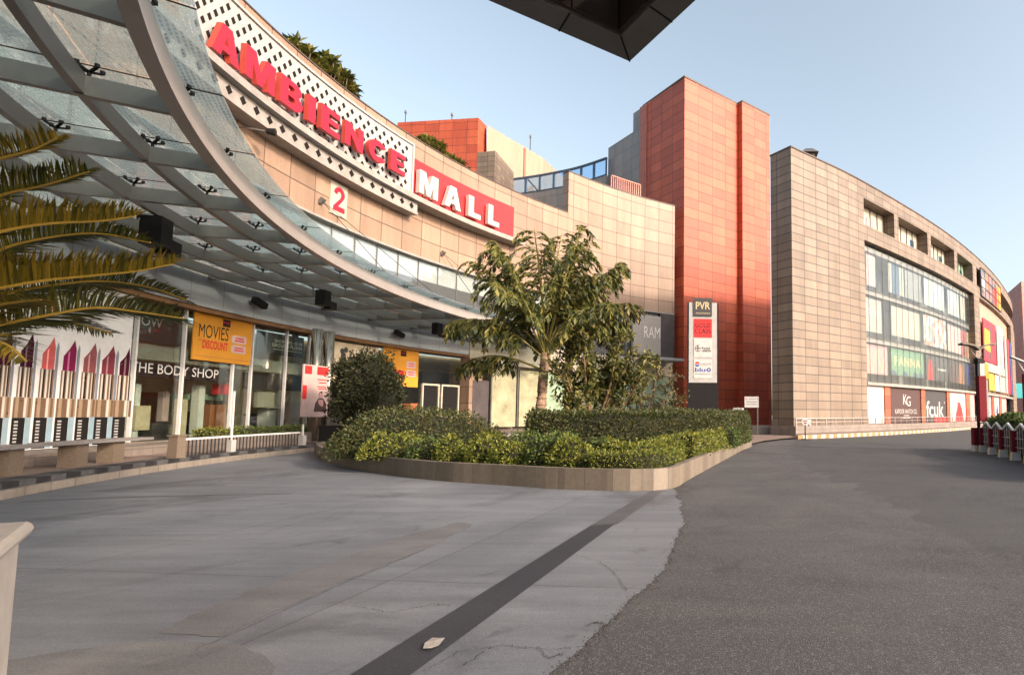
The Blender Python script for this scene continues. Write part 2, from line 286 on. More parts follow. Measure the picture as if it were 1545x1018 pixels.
# ------------------------------------------------------------------ mesh builder
def wloc(o):
    v = Vector((0, 0, 0))
    while o is not None: v += o.location; o = o.parent
    return v
class MB:
    def __init__(s): s.v = []; s.f = []; s.uv = []; s.mi = []; s.sm = False
    def face(s, pts, uv=None, m=0):
        b = len(s.v); s.v += [tuple(p) for p in pts]; s.f.append(tuple(range(b, b + len(pts)))); s.uv.append(uv); s.mi.append(m)
    def grid(s, P, uvf=None, m=0, close=False):
        """P rows x cols of points sharing verts"""
        b = len(s.v); R = len(P); C = len(P[0])
        for r in P: s.v += [tuple(p) for p in r]
        for i in range(R - 1):
            for j in range(C if close else C - 1):
                j2 = (j + 1) % C
                s.f.append((b + i * C + j, b + i * C + j2, b + (i + 1) * C + j2, b + (i + 1) * C + j))
                s.uv.append([uvf(i, j), uvf(i, j + 1), uvf(i + 1, j + 1), uvf(i + 1, j)] if uvf else None); s.mi.append(m)
    def hexa(s, c, m=0, uvs=None):
        """c: 8 corners: bottom 0-3 ccw, top 4-7"""
        b = len(s.v); s.v += [tuple(p) for p in c]
        c = [Vector(p) for p in c]
        for q in ((3, 2, 1, 0), (4, 5, 6, 7), (0, 1, 5, 4), (1, 2, 6, 5), (2, 3, 7, 6), (3, 0, 4, 7)):
            s.f.append(tuple(b + i for i in q)); s.mi.append(m)
            p0, p1, p3 = c[q[0]], c[q[1]], c[q[3]]
            w = (p1 - p0).length; h = (p3 - p0).length
            ox = p0.x * .77 + p0.y * .63
            s.uv.append([(ox, p0.z), (ox + w, p0.z), (ox + w, p0.z + h), (ox, p0.z + h)])
    def box(s, x0, y0, z0, x1, y1, z1, m=0):
        s.hexa([(x0, y0, z0), (x1, y0, z0), (x1, y1, z0), (x0, y1, z0), (x0, y0, z1), (x1, y0, z1), (x1, y1, z1), (x0, y1, z1)], m)
    def bar(s, a, b, w, h, m=0, up=Vector((0, 0, 1))):
        a = Vector(a); b = Vector(b); t = (b - a).normalized()
        sd = t.cross(up)
        if sd.length < 1e-4: sd = t.cross(Vector((0, 1, 0)))
        sd.normalize(); u = sd.cross(t).normalized()
        sd *= w / 2; u *= h / 2
        s.hexa([a - sd - u, a + sd - u, b + sd - u, b - sd - u, a - sd + u, a + sd + u, b + sd + u, b - sd + u], m)
    def tube(s, pts, r, n=8, m=0, caps=True):
        pts = [Vector(p) for p in pts]; rs = r if isinstance(r, (list, tuple)) else [r] * len(pts)
        ref = Vector((0, 0, 1)); rows = []
        for i, p in enumerate(pts):
            t = (pts[min(i + 1, len(pts) - 1)] - pts[max(i - 1, 0)]).normalized()
            a = t.cross(ref)
            if a.length < .05: a = t.cross(Vector((0, 1, 0)))
            a.normalize(); b = t.cross(a).normalized()
            rows.append([p + (a * math.cos(2 * PI * k / n) + b * math.sin(2 * PI * k / n)) * rs[i] for k in range(n)])
        bi = len(s.v); s.grid(rows, None, m, True)
        if caps:
            s.f.append(tuple(bi + k for k in range(n))[::-1]); s.uv.append(None); s.mi.append(m)
            e = bi + (len(pts) - 1) * n
            s.f.append(tuple(e + k for k in range(n))); s.uv.append(None); s.mi.append(m)
    def prism(s, plan, z0, z1, m=0, u0=0, top=True):
        n = len(plan); u = u0
        for i in range(n):
            a = plan[i]; b = plan[(i + 1) % n]; l = math.hypot(b[0] - a[0], b[1] - a[1])
            s.face([(a[0], a[1], z0), (b[0], b[1], z0), (b[0], b[1], z1), (a[0], a[1], z1)], [(u, z0), (u + l, z0), (u + l, z1), (u, z1)], m); u += l
        if top: s.face([(p[0], p[1], z1) for p in plan], [(p[0], p[1]) for p in plan], m); s.face([(p[0], p[1], z0) for p in reversed(plan)], [(p[0], p[1]) for p in reversed(plan)], m)
    def slab(s, S, s0, s1, z0, z1, d0, d1, m=0, step=1.0, ends=True):
        """solid bent along surface S between d0 (back) and d1 (front)"""
        n = max(1, int(abs(s1 - s0) / step)) if S.curved else 1
        ss = [s0 + (s1 - s0) * i / n for i in range(n + 1)]
        def strip(pa, pb, ua, ub):
            s.grid([[S.P(q, *pa) for q in ss], [S.P(q, *pb) for q in ss]], lambda i, j: (ss[min(j, n)], ua if i == 0 else ub), m)
        strip((z0, d1), (z1, d1), z0, z1)
        strip((z1, d1), (z1, d0), z1, z1 + abs(d1 - d0))
        strip((z1, d0), (z0, d0), z1, z0)
        strip((z0, d0), (z0, d1), z0 - abs(d1 - d0), z0)
        if ends:
            w = abs(d1 - d0)
            s.face([S.P(s0, z0, d0), S.P(s0, z0, d1), S.P(s0, z1, d1), S.P(s0, z1, d0)], [(s0 - w, z0), (s0, z0), (s0, z1), (s0 - w, z1)], m)
            s.face([S.P(s1, z0, d1), S.P(s1, z0, d0), S.P(s1, z1, d0), S.P(s1, z1, d1)], [(s1, z0), (s1 + w, z0), (s1 + w, z1), (s1, z1)], m)
    def sheet(s, S, s0, s1, z0, z1, d, m=0, step=1.0):
        n = max(1, int(abs(s1 - s0) / step)) if S.curved else 1
        ss = [s0 + (s1 - s0) * i / n for i in range(n + 1)]
        s.grid([[S.P(q, z0, d) for q in ss], [S.P(q, z1, d) for q in ss]], lambda i, j: (ss[min(j, n)], z0 if i == 0 else z1), m)
    def spoly(s, S, pts, d, m=0):
        s.face([S.P(a, b, d) for a, b in pts], [(a, b) for a, b in pts], m)
    def build(s, name, mats, parent=None, smooth=False):
        if not isinstance(mats, (list, tuple)): mats = [mats]
        me = bpy.data.meshes.new(name); off = wloc(parent) if parent else Vector((0, 0, 0))
        me.from_pydata([(p[0] - off.x, p[1] - off.y, p[2] - off.z) for p in s.v], [], s.f)
        ul = me.uv_layers.new(name='UVMap')
        k = 0; data = [0.0] * (2 * len(me.loops))
        for fi, f in enumerate(s.f):
            q = s.uv[fi]
            for j in range(len(f)):
                if q: a, b = q[j]
                else: a, b = s.v[f[j]][0] + s.v[f[j]][1], s.v[f[j]][2]
                data[2 * k] = a; data[2 * k + 1] = b; k += 1
        ul.data.foreach_set('uv', data)
        for q in mats: me.materials.append(q)
        me.polygons.foreach_set('material_index', s.mi)
        if smooth: me.polygons.foreach_set('use_smooth', [True] * len(s.f))
        me.update()
        o = bpy.data.objects.new(name, me); COL.objects.link(o)
        if parent: o.parent = parent
        return o
def thing(name, label, cat, loc=(0, 0, 0), group=None):
    o = bpy.data.objects.new(name, None); COL.objects.link(o); o.location = loc; o.empty_display_size = .2
    o['label'] = label; o['category'] = cat
    if group: o['group'] = group
    return o
def tag(o, label, cat, group=None):
    o['label'] = label; o['category'] = cat
    if group: o['group'] = group
    return o
def kind(o, k): o['kind'] = k; return o
def lab(o, l): o['label'] = l; return o
def dup(root, dx, label):
    r = root.copy(); COL.objects.link(r); r.location = Vector(root.location) + Vector(dx); r['label'] = label
    for ch in list(root.children):
        c = ch.copy(); COL.objects.link(c); c.parent = r
        for g in list(ch.children):
            h = g.copy(); COL.objects.link(h); h.parent = c
    return r

# ------------------------------------------------------------------ surfaces
class Arc:
    curved = True
    def __init__(s, C, R): s.C = Vector((C[0], C[1])); s.R = R
    def P(s, q, z, d):
        a = PI - q / s.R; r = s.R - d
        return Vector((s.C.x + r * math.cos(a), s.C.y + r * math.sin(a), z))
    def px(s, x, y, d=0):
        r = s.R - d; D = ray(x, y); c = s.C
        A = D.x ** 2 + D.y ** 2; B = -2 * (D.x * c.x + D.y * c.y); E = c.dot(c) - r * r
        t = (-B + math.sqrt(B * B - 4 * A * E)) / (2 * A); p = D * t
        a = math.atan2(p.y - c.y, p.x - c.x)
        if a < 0: a += 2 * PI
        return (PI - a) * s.R, p.z + EYE
class Flat:
    curved = False
    def __init__(s, o, t): s.o = Vector((o[0], o[1], 0)); s.t = Vector((t[0], t[1], 0)).normalized(); s.n = Vector((s.t.y, -s.t.x, 0))
    def P(s, q, z, d): return s.o + s.t * q + s.n * d + Vector((0, 0, z))
    def px(s, x, y, d=0):
        D = ray(x, y); o = s.o + s.n * d
        t = o.dot(s.n) / D.dot(s.n); p = D * t
        return (p - s.o).dot(s.t), p.z + EYE
class Path:
    curved = True
    def __init__(s, pts):
        pts = [Vector((a, b)) for a, b in pts]; q = [2 * pts[0] - pts[1]] + pts + [2 * pts[-1] - pts[-2]]; out = []
        for i in range(1, len(q) - 2):
            for k in range(24):
                t = k / 24; a, b, c, d = q[i - 1], q[i], q[i + 1], q[i + 2]
                out.append(.5 * ((2 * b) + (c - a) * t + (2 * a - 5 * b + 4 * c - d) * t * t + (3 * b - a - 3 * c + d) * t ** 3))
        out.append(pts[-1]); s.p = out; s.l = [0]
        for i in range(1, len(out)): s.l.append(s.l[-1] + (out[i] - out[i - 1]).length)
    def at(s, q):
        import bisect
        i = min(max(bisect.bisect(s.l, q) - 1, 0), len(s.p) - 2)
        t = (q - s.l[i]) / (s.l[i + 1] - s.l[i]); p = s.p[i].lerp(s.p[i + 1], t)
        j0 = max(i - 2, 0); j1 = min(i + 3, len(s.p) - 1)
        return p, (s.p[j1] - s.p[j0]).normalized()
    def P(s, q, z, d):
        p, t = s.at(q); return Vector((p.x + t.y * d, p.y - t.x * d, z))
    def px(s, x, y, d=0):
        D = ray(x, y); best = None; prev = None; q = 0
        k = D.x / D.y
        while q < s.l[-1]:
            p = s.P(q, 0, d); g = p.x - k * p.y
            if prev is not None and prev[1] * g <= 0:
                w = prev[1] / (prev[1] - g); qq = prev[0] + w * (q - prev[0]); p = s.P(qq, 0, d)
                return qq, EYE + D.z * p.y / D.y
            prev = (q, g); q += .25
        return s.l[-1], EYE + D.z * s.p[-1].y / D.y
FC, FR = (16.49186, 26.17747), 36.86397
FAC = Arc(FC, FR)
CANC = Arc(FC, FR)
KX = 1.155
TC = atH(1033, 117, 35.1 + EYE)                    # tower corner
TF = Flat((TC.x, TC.y), (.743, .669))              # tower, sunlit face
TL = Flat((TC.x, TC.y), (-.913, 1))                # tower, shaded face (s grows to the left / back)
TL.n = Vector((-TL.t.y, TL.t.x, 0)); 
if TL.n.dot(Vector((-1, -1, 0))) < 0: TL.n = -TL.n
BLK = Path([(5.44, 39.57), (12.46, 45.93), (23.78, 58.05), (33.92, 70.67), (43.26, 83.89), (52.08, 97.93), (56.3, 106.5), (58.6, 115)])

# ------------------------------------------------------------------ text / outline shapes
def curve_mesh(cu):
    o = bpy.data.objects.new('tmp', cu); COL.objects.link(o)
    dg = bpy.context.evaluated_depsgraph_get(); dg.update()
    me = bpy.data.meshes.new_from_object(o.evaluated_get(dg)); bpy.data.objects.remove(o); bpy.data.curves.remove(cu)
    v = [tuple(x.co) for x in me.vertices]; f = [tuple(p.vertices) for p in me.polygons]; nz = [p.normal.z for p in me.polygons]
    bpy.data.meshes.remove(me); return v, f, nz
_tc = {}
def text_shape(txt, bold=0., ext=.0, spacing=1., res=3):
    k = (txt, bold, ext, spacing)
    if k in _tc: return _tc[k]
    cu = bpy.data.curves.new('t', 'FONT'); cu.body = txt; cu.size = 1; cu.offset = bold; cu.extrude = ext; cu.resolution_u = res; cu.space_character = spacing; cu.fill_mode = 'BOTH' if ext else 'FRONT'
    r = curve_mesh(cu); _tc[k] = r; return r
def outline_shape(loops, ext=.1):
    cu = bpy.data.curves.new('s', 'CURVE'); cu.dimensions = '2D'; cu.fill_mode = 'BOTH'; cu.extrude = ext
    for lp in loops:
        sp = cu.splines.new('POLY'); sp.points.add(len(lp) - 1)
        for p, c in zip(sp.points, lp): p.co = (c[0], c[1], 0, 1)
        sp.use_cyclic_u = True
    return curve_mesh(cu)
def put_shape(mb, shape, S, s0, s1, z0, z1, d, thick=0., m=0, mside=None, slope=0.):
    """fit shape to box s0..s1 x z0..z1 on S; local z -> d"""
    v, f, nz = shape
    xs = [p[0] for p in v]; ys = [p[1] for p in v]; zs = [p[2] for p in v]
    ax, bx = min(xs), max(xs); ay, by = min(ys), max(ys); zr = (max(zs) - min(zs)) or 1; z00 = min(zs)
    b = len(mb.v)
    for p in v:
        q = s0 + (p[0] - ax) / (bx - ax) * (s1 - s0); z = z0 + (p[1] - ay) / ((by - ay) or 1) * (z1 - z0) + slope * (q - s0)
        mb.v.append(tuple(S.P(q, z, d + (p[2] - z00) / zr * thick)))
    for g, n in zip(f, nz):
        mb.f.append(tuple(b + i for i in g)); mb.uv.append(None); mb.mi.append(m if (mside is None or abs(n) > .5) else mside)
def text_on(S, txt, s0, s1, z0, z1, d, mt, parent, bold=0., name='lettering', spacing=1., label=None):
    mb = MB(); put_shape(mb, text_shape(txt, bold, 0, spacing), S, s0, s1, z0, z1, d)
    o = mb.build(name, mt, parent)
    if label: o['label'] = label
    return o
def arc_pts(cx, cy, rx, ry, a0, a1, n=14):
    return [(cx + rx * math.cos(math.radians(a0 + (a1 - a0) * i / n)), cy + ry * math.sin(math.radians(a0 + (a1 - a0) * i / n))) for i in range(n + 1)]
GL = {  # heavy block letters, unit box
 'A': [[(0, 0), (.3, 0), (.36, .2), (.64, .2), (.7, 0), (1, 0), (.68, 1), (.32, 1)], [(.42, .4), (.5, .72), (.58, .4)]],
 'M': [[(0, 0), (.24, 0), (.24, .56), (.42, 0), (.58, 0), (.76, .56), (.76, 0), (1, 0), (1, 1), (.68, 1), (.5, .42), (.32, 1), (0, 1)]],
 'B': [[(0, 0), (.6, 0)] + arc_pts(.6, .28, .4, .28, -90, 70, 10) + arc_pts(.57, .75, .36, .25, -40, 90, 10) + [(0, 1)], [(.34, .6), (.34, .8), (.52, .8)] + arc_pts(.52, .7, .1, .1, 80, -80, 6) + [(.5, .6)], [(.34, .2), (.34, .42), (.52, .42)] + arc_pts(.54, .31, .12, .11, 80, -80, 6) + [(.5, .2)]],
 'I': [[(0, 0), (1, 0), (1, 1), (0, 1)]],
 'E': [[(0, 0), (1, 0), (1, .22), (.4, .22), (.4, .4), (.92, .4), (.92, .61), (.4, .61), (.4, .78), (.98, .78), (.98, 1), (0, 1)]],
 'N': [[(0, 0), (.28, 0), (.28, .56), (.7, 0), (1, 0), (1, 1), (.72, 1), (.72, .44), (.3, 1), (0, 1)]],
 'C': [arc_pts(.52, .5, .52, .5, 35, 325, 26) + arc_pts(.52, .5, .22, .24, 310, 50, 16)],
 'L': [[(0, 0), (1, 0), (1, .23), (.42, .23), (.42, 1), (0, 1)]],
 'IS': [[(.1, 0), (.9, 0), (.9, .12), (.7, .14), (.7, .86), (.9, .88), (.9, 1), (.1, 1), (.1, .88), (.3, .86), (.3, .14), (.1, .12)]],
 '2': [[(0, 0), (1, 0), (1, .2), (.42, .2)] + [(.7, .42), (.92, .6)] + arc_pts(.5, .7, .46, .30, -5, 175, 16) + [(.3, .68)] + arc_pts(.5, .7, .18, .13, 170, 0, 10) + [(.6, .55), (.05, .18)]],
}
def letter(ch, S, s0, s1, z0, z1, d0, d1, parent, mf, ms):
    mb = MB(); put_shape(mb, outline_shape(GL[ch], .1), S, s0, s1, z0, z1, d0, d1 - d0, 0, 1)
    return mb.build('letter', [mf, ms], parent)

# ================================================================== WORLD, SUN, CAMERA
SUN_EL, SUN_AZ = math.radians(23.0), math.atan2(.88, -.475)      # azimuth from +Y towards +X
w = bpy.data.worlds.new('World'); scene.world = w; w.use_nodes = True
bg = w.node_tree.nodes['Background']; sk = w.node_tree.nodes.new('ShaderNodeTexSky')
sk.sky_type = 'NISHITA'; sk.sun_disc = False; sk.sun_elevation = SUN_EL; sk.sun_rotation = SUN_AZ
sk.air_density = 1.0; sk.dust_density = 5.0; sk.ozone_density = .6; sk.altitude = 200
hs = w.node_tree.nodes.new('ShaderNodeHueSaturation'); hs.inputs['Saturation'].default_value = .64; hs.inputs['Hue'].default_value = .484
w.node_tree.links.new(sk.outputs[0], hs.inputs['Color']); w.node_tree.links.new(hs.outputs[0], bg.inputs[0]); bg.inputs[1].default_value = .15
sl = bpy.data.lights.new('sun', 'SUN'); sl.energy = 2.0; sl.angle = math.radians(4); sl.color = (1, .80, .62)
so = bpy.data.objects.new('sun', sl); COL.objects.link(so)
sd = Vector((math.sin(SUN_AZ) * math.cos(SUN_EL), math.cos(SUN_AZ) * math.cos(SUN_EL), math.sin(SUN_EL)))
so.rotation_euler = sd.to_track_quat('Z', 'Y').to_euler(); so.location = sd * 60
cam = bpy.data.cameras.new('camera'); co = bpy.data.objects.new('camera', cam); COL.objects.link(co); scene.camera = co
co.location = (0, 0, EYE); co.rotation_euler = (PI / 2 + TH, 0, 0)
cam.sensor_width = 36; cam.lens = F_ / 1545 * 36; cam.shift_x = (772.5 - CX) / 1545; cam.shift_y = (CY - 509) / 1545
cam.clip_start = .05; cam.clip_end = 2000
vs = scene.view_settings; vs.view_transform = 'Standard'; vs.look = 'None'; vs.gamma = 1; vs.use_curve_mapping = False; vs.exposure = 1.28
scene.cycles.max_bounces = 8; scene.cycles.transparent_max_bounces = 16; scene.cycles.caustics_reflective = False; scene.cycles.caustics_refractive = False

# ================================================================== GROUND
def flat_sheet(name, poly, z, m, parent=None):
    from mathutils.geometry import tessellate_polygon
    mb = MB(); pts = [Vector((x, y, z)) for x, y in poly]
    for tri in tessellate_polygon([pts]):
        q = [pts[i] for i in tri]
        if (q[1] - q[0]).cross(q[2] - q[0]).z < 0: q.reverse()
        mb.face(q, [(p.x, p.y) for p in q])
    return mb.build(name, m, parent)
g = flat_sheet('ground', [(-400, -400), (400, -400), (400, 600), (-400, 600)], -.05, M['earth']); kind(g, 'structure')
def wob(a, b, amp, n):
    r = []
    for i in range(n):
        t = i / n; x = a[0] + (b[0] - a[0]) * t; y = a[1] + (b[1] - a[1]) * t
        k = noise.noise(Vector((x * 2.1, y * 2.1, 0))) * amp * .8 + noise.noise(Vector((x * 11, y * 11, 4))) * amp * .5 + noise.noise(Vector((x * 31, y * 31, 9))) * amp * .35
        r.append((x + k, y + k * .3))
    return r
road = flat_sheet('road', [(-30, -40), (75, -40), (75, 140), (-30, 140)], 0, M['asphalt']); kind(road, 'structure')
# island outline (front from the photograph, back closed behind the hedges)
ISL = [(-16.4, 23.2), (-13.2, 19.1), (-9.5, 15.7), (-6.9, 13.8), (-4.75, 12.79), (-3.24, 12.12), (-1.9, 11.85), (-1.2, 11.95), (-.85, 12.5), (-.62, 14.08), (.49, 20.85), (1.1, 24.6), (1.8, 28.6), (.6, 30.4), (-5, 29.4), (-11, 27.2), (-15.6, 25.2)]
ip = Path(ISL + [ISL[0]]); isl = [tuple(ip.P(ip.l[-1] * i / 120, 0, 0))[:2] for i in range(120)]
edge = wob((-1.7, -8), (-1.01, 3.6), .10, 40) + wob((-1.01, 3.6), (-.54, 5.92), .05, 90) + wob((-.54, 5.92), (-.48, 8.36), .05, 80) + wob((-.48, 8.36), (-.85, 12.2), .10, 30)
kerbR = [FAC.P(q, 0, FR - 33.6) for q in [-30 + i * 2 for i in range(34)]]
kb = [(p.x, p.y) for p in kerbR]
con = edge + [(-1.2, 12.6), (-4, 14), (-9, 17.5), (-14.5, 25.5), (-10, 31)] + [p for p in reversed(kb) if p[1] < 33] + [(-8, -9)]
apron = flat_sheet('concrete_apron', con, .004, M['concrete']); kind(apron, 'structure')
wornedge = wob((-.85, 12.2), (.5, 20.9), .05, 30) + wob((.5, 20.9), (1.9, 29), .05, 20) + [(3.2, 36)] + wob((5.0, 36), (2.6, 20), .5, 30) + wob((2.6, 20), (3.2, 9), .7, 40) + wob((3.2, 9), (3.4, -8), .6, 40) + [(-1.7, -8)]
wr = flat_sheet('worn_asphalt', [e for e in wornedge] + [(x + .004, y) for x, y in edge], .002, M['asphalt2']); kind(wr, 'structure')
st = flat_sheet('dark_paving_strip', [(-3.0, -4), (-2.55, -4), (-1.87, 3.6), (-1.47, 8.3), (-1.43, 8.3), (-1.79, 8.2), (-2.24, 3.6)], .008, M['strip']); kind(st, 'structure')
st2 = flat_sheet('dark_paving_strip', [(-1.43, 8.33), (-1.09, 11.72), (-1.0, 11.9), (-1.28, 11.95), (-1.36, 11.72), (-1.79, 8.23)], .008, M['strip_worn']); kind(st2, 'structure')
pc = [(-3.75 + (1.2 + .05 * noise.noise(Vector((math.cos(a) * 4, math.sin(a) * 4, 0)))) * math.cos(a), 3.05 + (1.05 + .05 * noise.noise(Vector((math.cos(a) * 5, math.sin(a) * 5, 7)))) * math.sin(a)) for a in [i * PI / 60 for i in range(120)]]
pt = flat_sheet('concrete_patch', pc, .008, M['patch']); kind(pt, 'structure')
A1, A2 = atH(300, 950, 0), atH(640, 832, 0)
bq = [atH(*q, 0) for q in [(235, 955), (330, 962), (430, 918), (530, 872), (640, 830), (715, 792), (690, 788), (600, 812), (500, 850), (400, 882), (310, 918)]]; bandp = []
for i in range(len(bq)):
    a_, b_ = bq[i], bq[(i + 1) % len(bq)]
    bandp += [Vector((x, y, 0)) for x, y in wob((a_.x, a_.y), (b_.x, b_.y), .09, 16)]
bnd = flat_sheet('concrete_patch', [(p.x, p.y) for p in bandp], .008, M['patch']); kind(bnd, 'structure')
def ribbon(mb, pts, w, z):
    pts = [Vector((p[0], p[1])) for p in pts]
    for i in range(len(pts) - 1):
        t = (pts[i + 1] - pts[i]).normalized(); nn = Vector((-t.y, t.x)); a = w * (.15 + .6 * random.random()); b = w * (.15 + .6 * random.random())
        mb.face([(*(pts[i] - nn * a), z), (*(pts[i] + nn * a), z), (*(pts[i + 1] + nn * b), z), (*(pts[i + 1] - nn * b), z)])
mb = MB()
for line, wd in [([(868, 838), (905, 848), (960, 853), (1000, 855)], .004), ([(905, 848), (930, 868), (945, 893)], .005), ([(640, 1015), (690, 985), (760, 975), (830, 982), (865, 978)], .004), ([(700, 1005), (730, 985)], .006), ([(810, 978), (830, 995), (855, 985)], .005), ([(530, 915), (590, 925), (660, 912), (680, 915)], .005), ([(290, 985), (400, 935), (520, 880), (640, 830)], .006), ([(885, 945), (900, 940), (920, 945)], .008)]:
    P = []
    for i in range(len(line) - 1):
        for k in range(14):
            t = k / 14; x = line[i][0] + (line[i + 1][0] - line[i][0]) * t; y = line[i][1] + (line[i + 1][1] - line[i][1]) * t
            p = atH(x, y, 0); P.append((p.x + random.gauss(0, .007), p.y + random.gauss(0, .012)))
    P.append(tuple(atH(*line[-1], 0))[:2]); ribbon(mb, P, wd, .012)
kind(mb.build('pavement_crack', M['crack']), 'structure')
mb = MB()   # old tyre mark and tar stains on the concrete
tm = [atH(*q, 0) for q in [(30, 758), (90, 754), (160, 751), (230, 749), (300, 747.5), (370, 746.5), (440, 745.5)]]
for i in range(len(tm) - 1):
    for k in range(8):
        a_ = tm[i].lerp(tm[i + 1], k / 8); b_ = tm[i].lerp(tm[i + 1], (k + 1) / 8); wa = .07 * (1 - (i + k / 8) / 7) + .012 * noise.noise(a_ * 2) + .02; wb = .07 * (1 - (i + (k + 1) / 8) / 7) + .012 * noise.noise(b_ * 2) + .02
        mb.face([(a_.x, a_.y - wa, .0085), (b_.x, b_.y - wb, .0085), (b_.x, b_.y + wb, .0085), (a_.x, a_.y + wa, .0085)])
kind(mb.build('tyre_mark', M['stain']), 'structure')
mb = MB(); gr = random.Random(12)   # crumbled stones along the broken asphalt edge
for _ in range(700):
    p = edge[gr.randrange(40, len(edge))]; x = p[0] + abs(gr.gauss(0, .045)) * gr.choice((1, 1, 1, -.5)); y = p[1] + gr.gauss(0, .05); r_ = gr.uniform(.003, .0085)
    c_ = [(x + r_ * math.cos(k * 1.57 + gr.random()), y + r_ * math.sin(k * 1.57 + gr.random())) for k in range(4)]
    for k in range(4): mb.face([(*c_[k], .003), (*c_[(k + 1) % 4], .003), (x, y, .006 + r_ * .9)])
kind(mb.build('gravel', M['stone_bits']), 'stuff')
mb = MB()   # torn paper on the strip
pp = [atH(*q, 0) for q in [(638, 984), (641, 972), (652, 965), (671, 970), (662, 976), (650, 982)]]
mb.grid([[(p.x, p.y, .012 + .02 * random.random()) for p in pp[:3]], [(p.x, p.y, .012 + .03 * random.random()) for p in (pp[5], pp[4], pp[3])]])
tag(mb.build('paper_scrap', M['paper']), 'torn pale paper scrap lying on the dark paving strip', 'litter')

# left pavement: kerb, striped face, paving
mb = MB(); mb.slab(FAC, -30, 16, 0.0, .18, FR - 34.2, FR - 33.55, 0, 1); kind(mb.build('kerb', M['kerbstone']), 'structure')
mb = MB(); mb.slab(FAC, -30, 16,   .184, .30, FR - 34.2, FR - 33.66, 0, 1); kind(mb.build('striped_kerb', M['kerb_bw']), 'structure')
mb = MB(); mb.slab(FAC, -30, 60, -.02, .285, -3, FR - 34.21, 0, 1); kind(mb.build('pavement', M['pave']), 'structure')

# ================================================================== CURVED MALL FRONT
SILL, TOP = 11.72, 19.2
mall = thing('mall_building', 'curved beige stone mall front with glazed shop level under a grey metal fascia', 'mall', tuple(FAC.P(0, 0, 0)))
sL = -25.
sM, _ = FAC.px(857, 320); sR, zR = FAC.px(1018, 312); _, zM = FAC.px(858, 258)
RT = (zR + zM) / 2
print('raised', sM, sR, zM, zR, 'tower', TC)
mb = MB(); mb.slab(FAC, sL, sM, SILL, TOP, -.6, 0, 0, .8); mb.build('cladding_wall', M['beige'], mall)
mb = MB(); mb.slab(FAC, sM, sR, SILL, RT, -.8, 0.02, 0, .8); mb.build('raised_wall', M['beige'], mall)
mb = MB(); mb.slab(FAC, sL, sM, TOP, TOP + .07, -.65, .05, 0, .8); mb.slab(FAC, sM - .03, sR + .03, RT, RT + .08, -.85, .07, 0, .8); mb.build('coping', M['coping'], mall)
mb = MB(); mb.slab(FAC, sL, sR, SILL - .12, SILL, -.5, .06, 0, .8); mb.build('sill', M['ledge'], mall)
mb = MB(); mb.slab(FAC, sL, sR - 14, 5.8, 7.02, -.35, 0, 0, .8); mb.build('fascia', M['fascia'], mall)
mb = MB(); mb.slab(FAC, sL, sR - 14, 5.62, 5.797, -1.2, -.08, 0, .8); mb.build('soffit', mat('soffit_brown', (.20, .105, .05), .5), mall)
# clerestory glazing between fascia and stone
mb = MB(); mb.slab(FAC, sL, sR, 7.03, SILL - .13, -.34, -.3, 0, .8); mb.build('clerestory_glass', M['glass_cler'], mall)
mb = MB()
q = sL
while q < sR:
    mb.slab(FAC, q - .025, q + .025, 7.03, SILL - .13, -.29, -.25); q += 1.66
mb.build('mullions', M['steel'], mall)
mb = MB(); mb.slab(FAC, sL, sR, 10.35, SILL - .14, -.5, -.38, 0, .8); mb.build('white_blind', M['blind'], mall)
mb = MB(); mb.slab(FAC, sL, sR, 7.0, SILL, -5, -4.6, 0, 1.5); mb.build('interior_wall', M['inner_white'], mall)
mb = MB(); mb.slab(FAC, sL, sR, SILL + .02, SILL + .3, -5, -.85, 0, 1.5); mb.slab(FAC, sL, sR, 6.2, 6.5, -5, -1.25, 0, 1.5); mb.build('floor_slab', M['floor'], mall)
# shop level
mb = MB(); mb.slab(FAC, sL, sR, .27, .62, -8, -.28, 0, 1.2); mb.build('plinth', M['lowstone'], mall)
mb = MB(); mb.slab(FAC, sL, sR, .62, 6.15, -7, -6.2, 0, 1.5); mb.build('back_wall', M['inner'], mall)
GD = -.55
def fs(x, y=560, d=GD): return FAC.px(x, y, d)[0]
mul = [fs(150), fs(198), fs(272), fs(348), fs(376), fs(428), fs(462), fs(512), fs(560), fs(612), fs(640), fs(664), fs(694), fs(704), fs(738)]
mb = MB(); mb.slab(FAC, sL, fs(738), .62, 5.62, GD - .03, GD, 0, .8); mb.build('shop_window', M['glass'], mall)
for q in mul[1:7]:
    mb = MB(); mb.slab(FAC, q - .035, q + .035, .62, 5.62, GD + .005, GD + .12); mb.build('mullion', M['white'], mall)
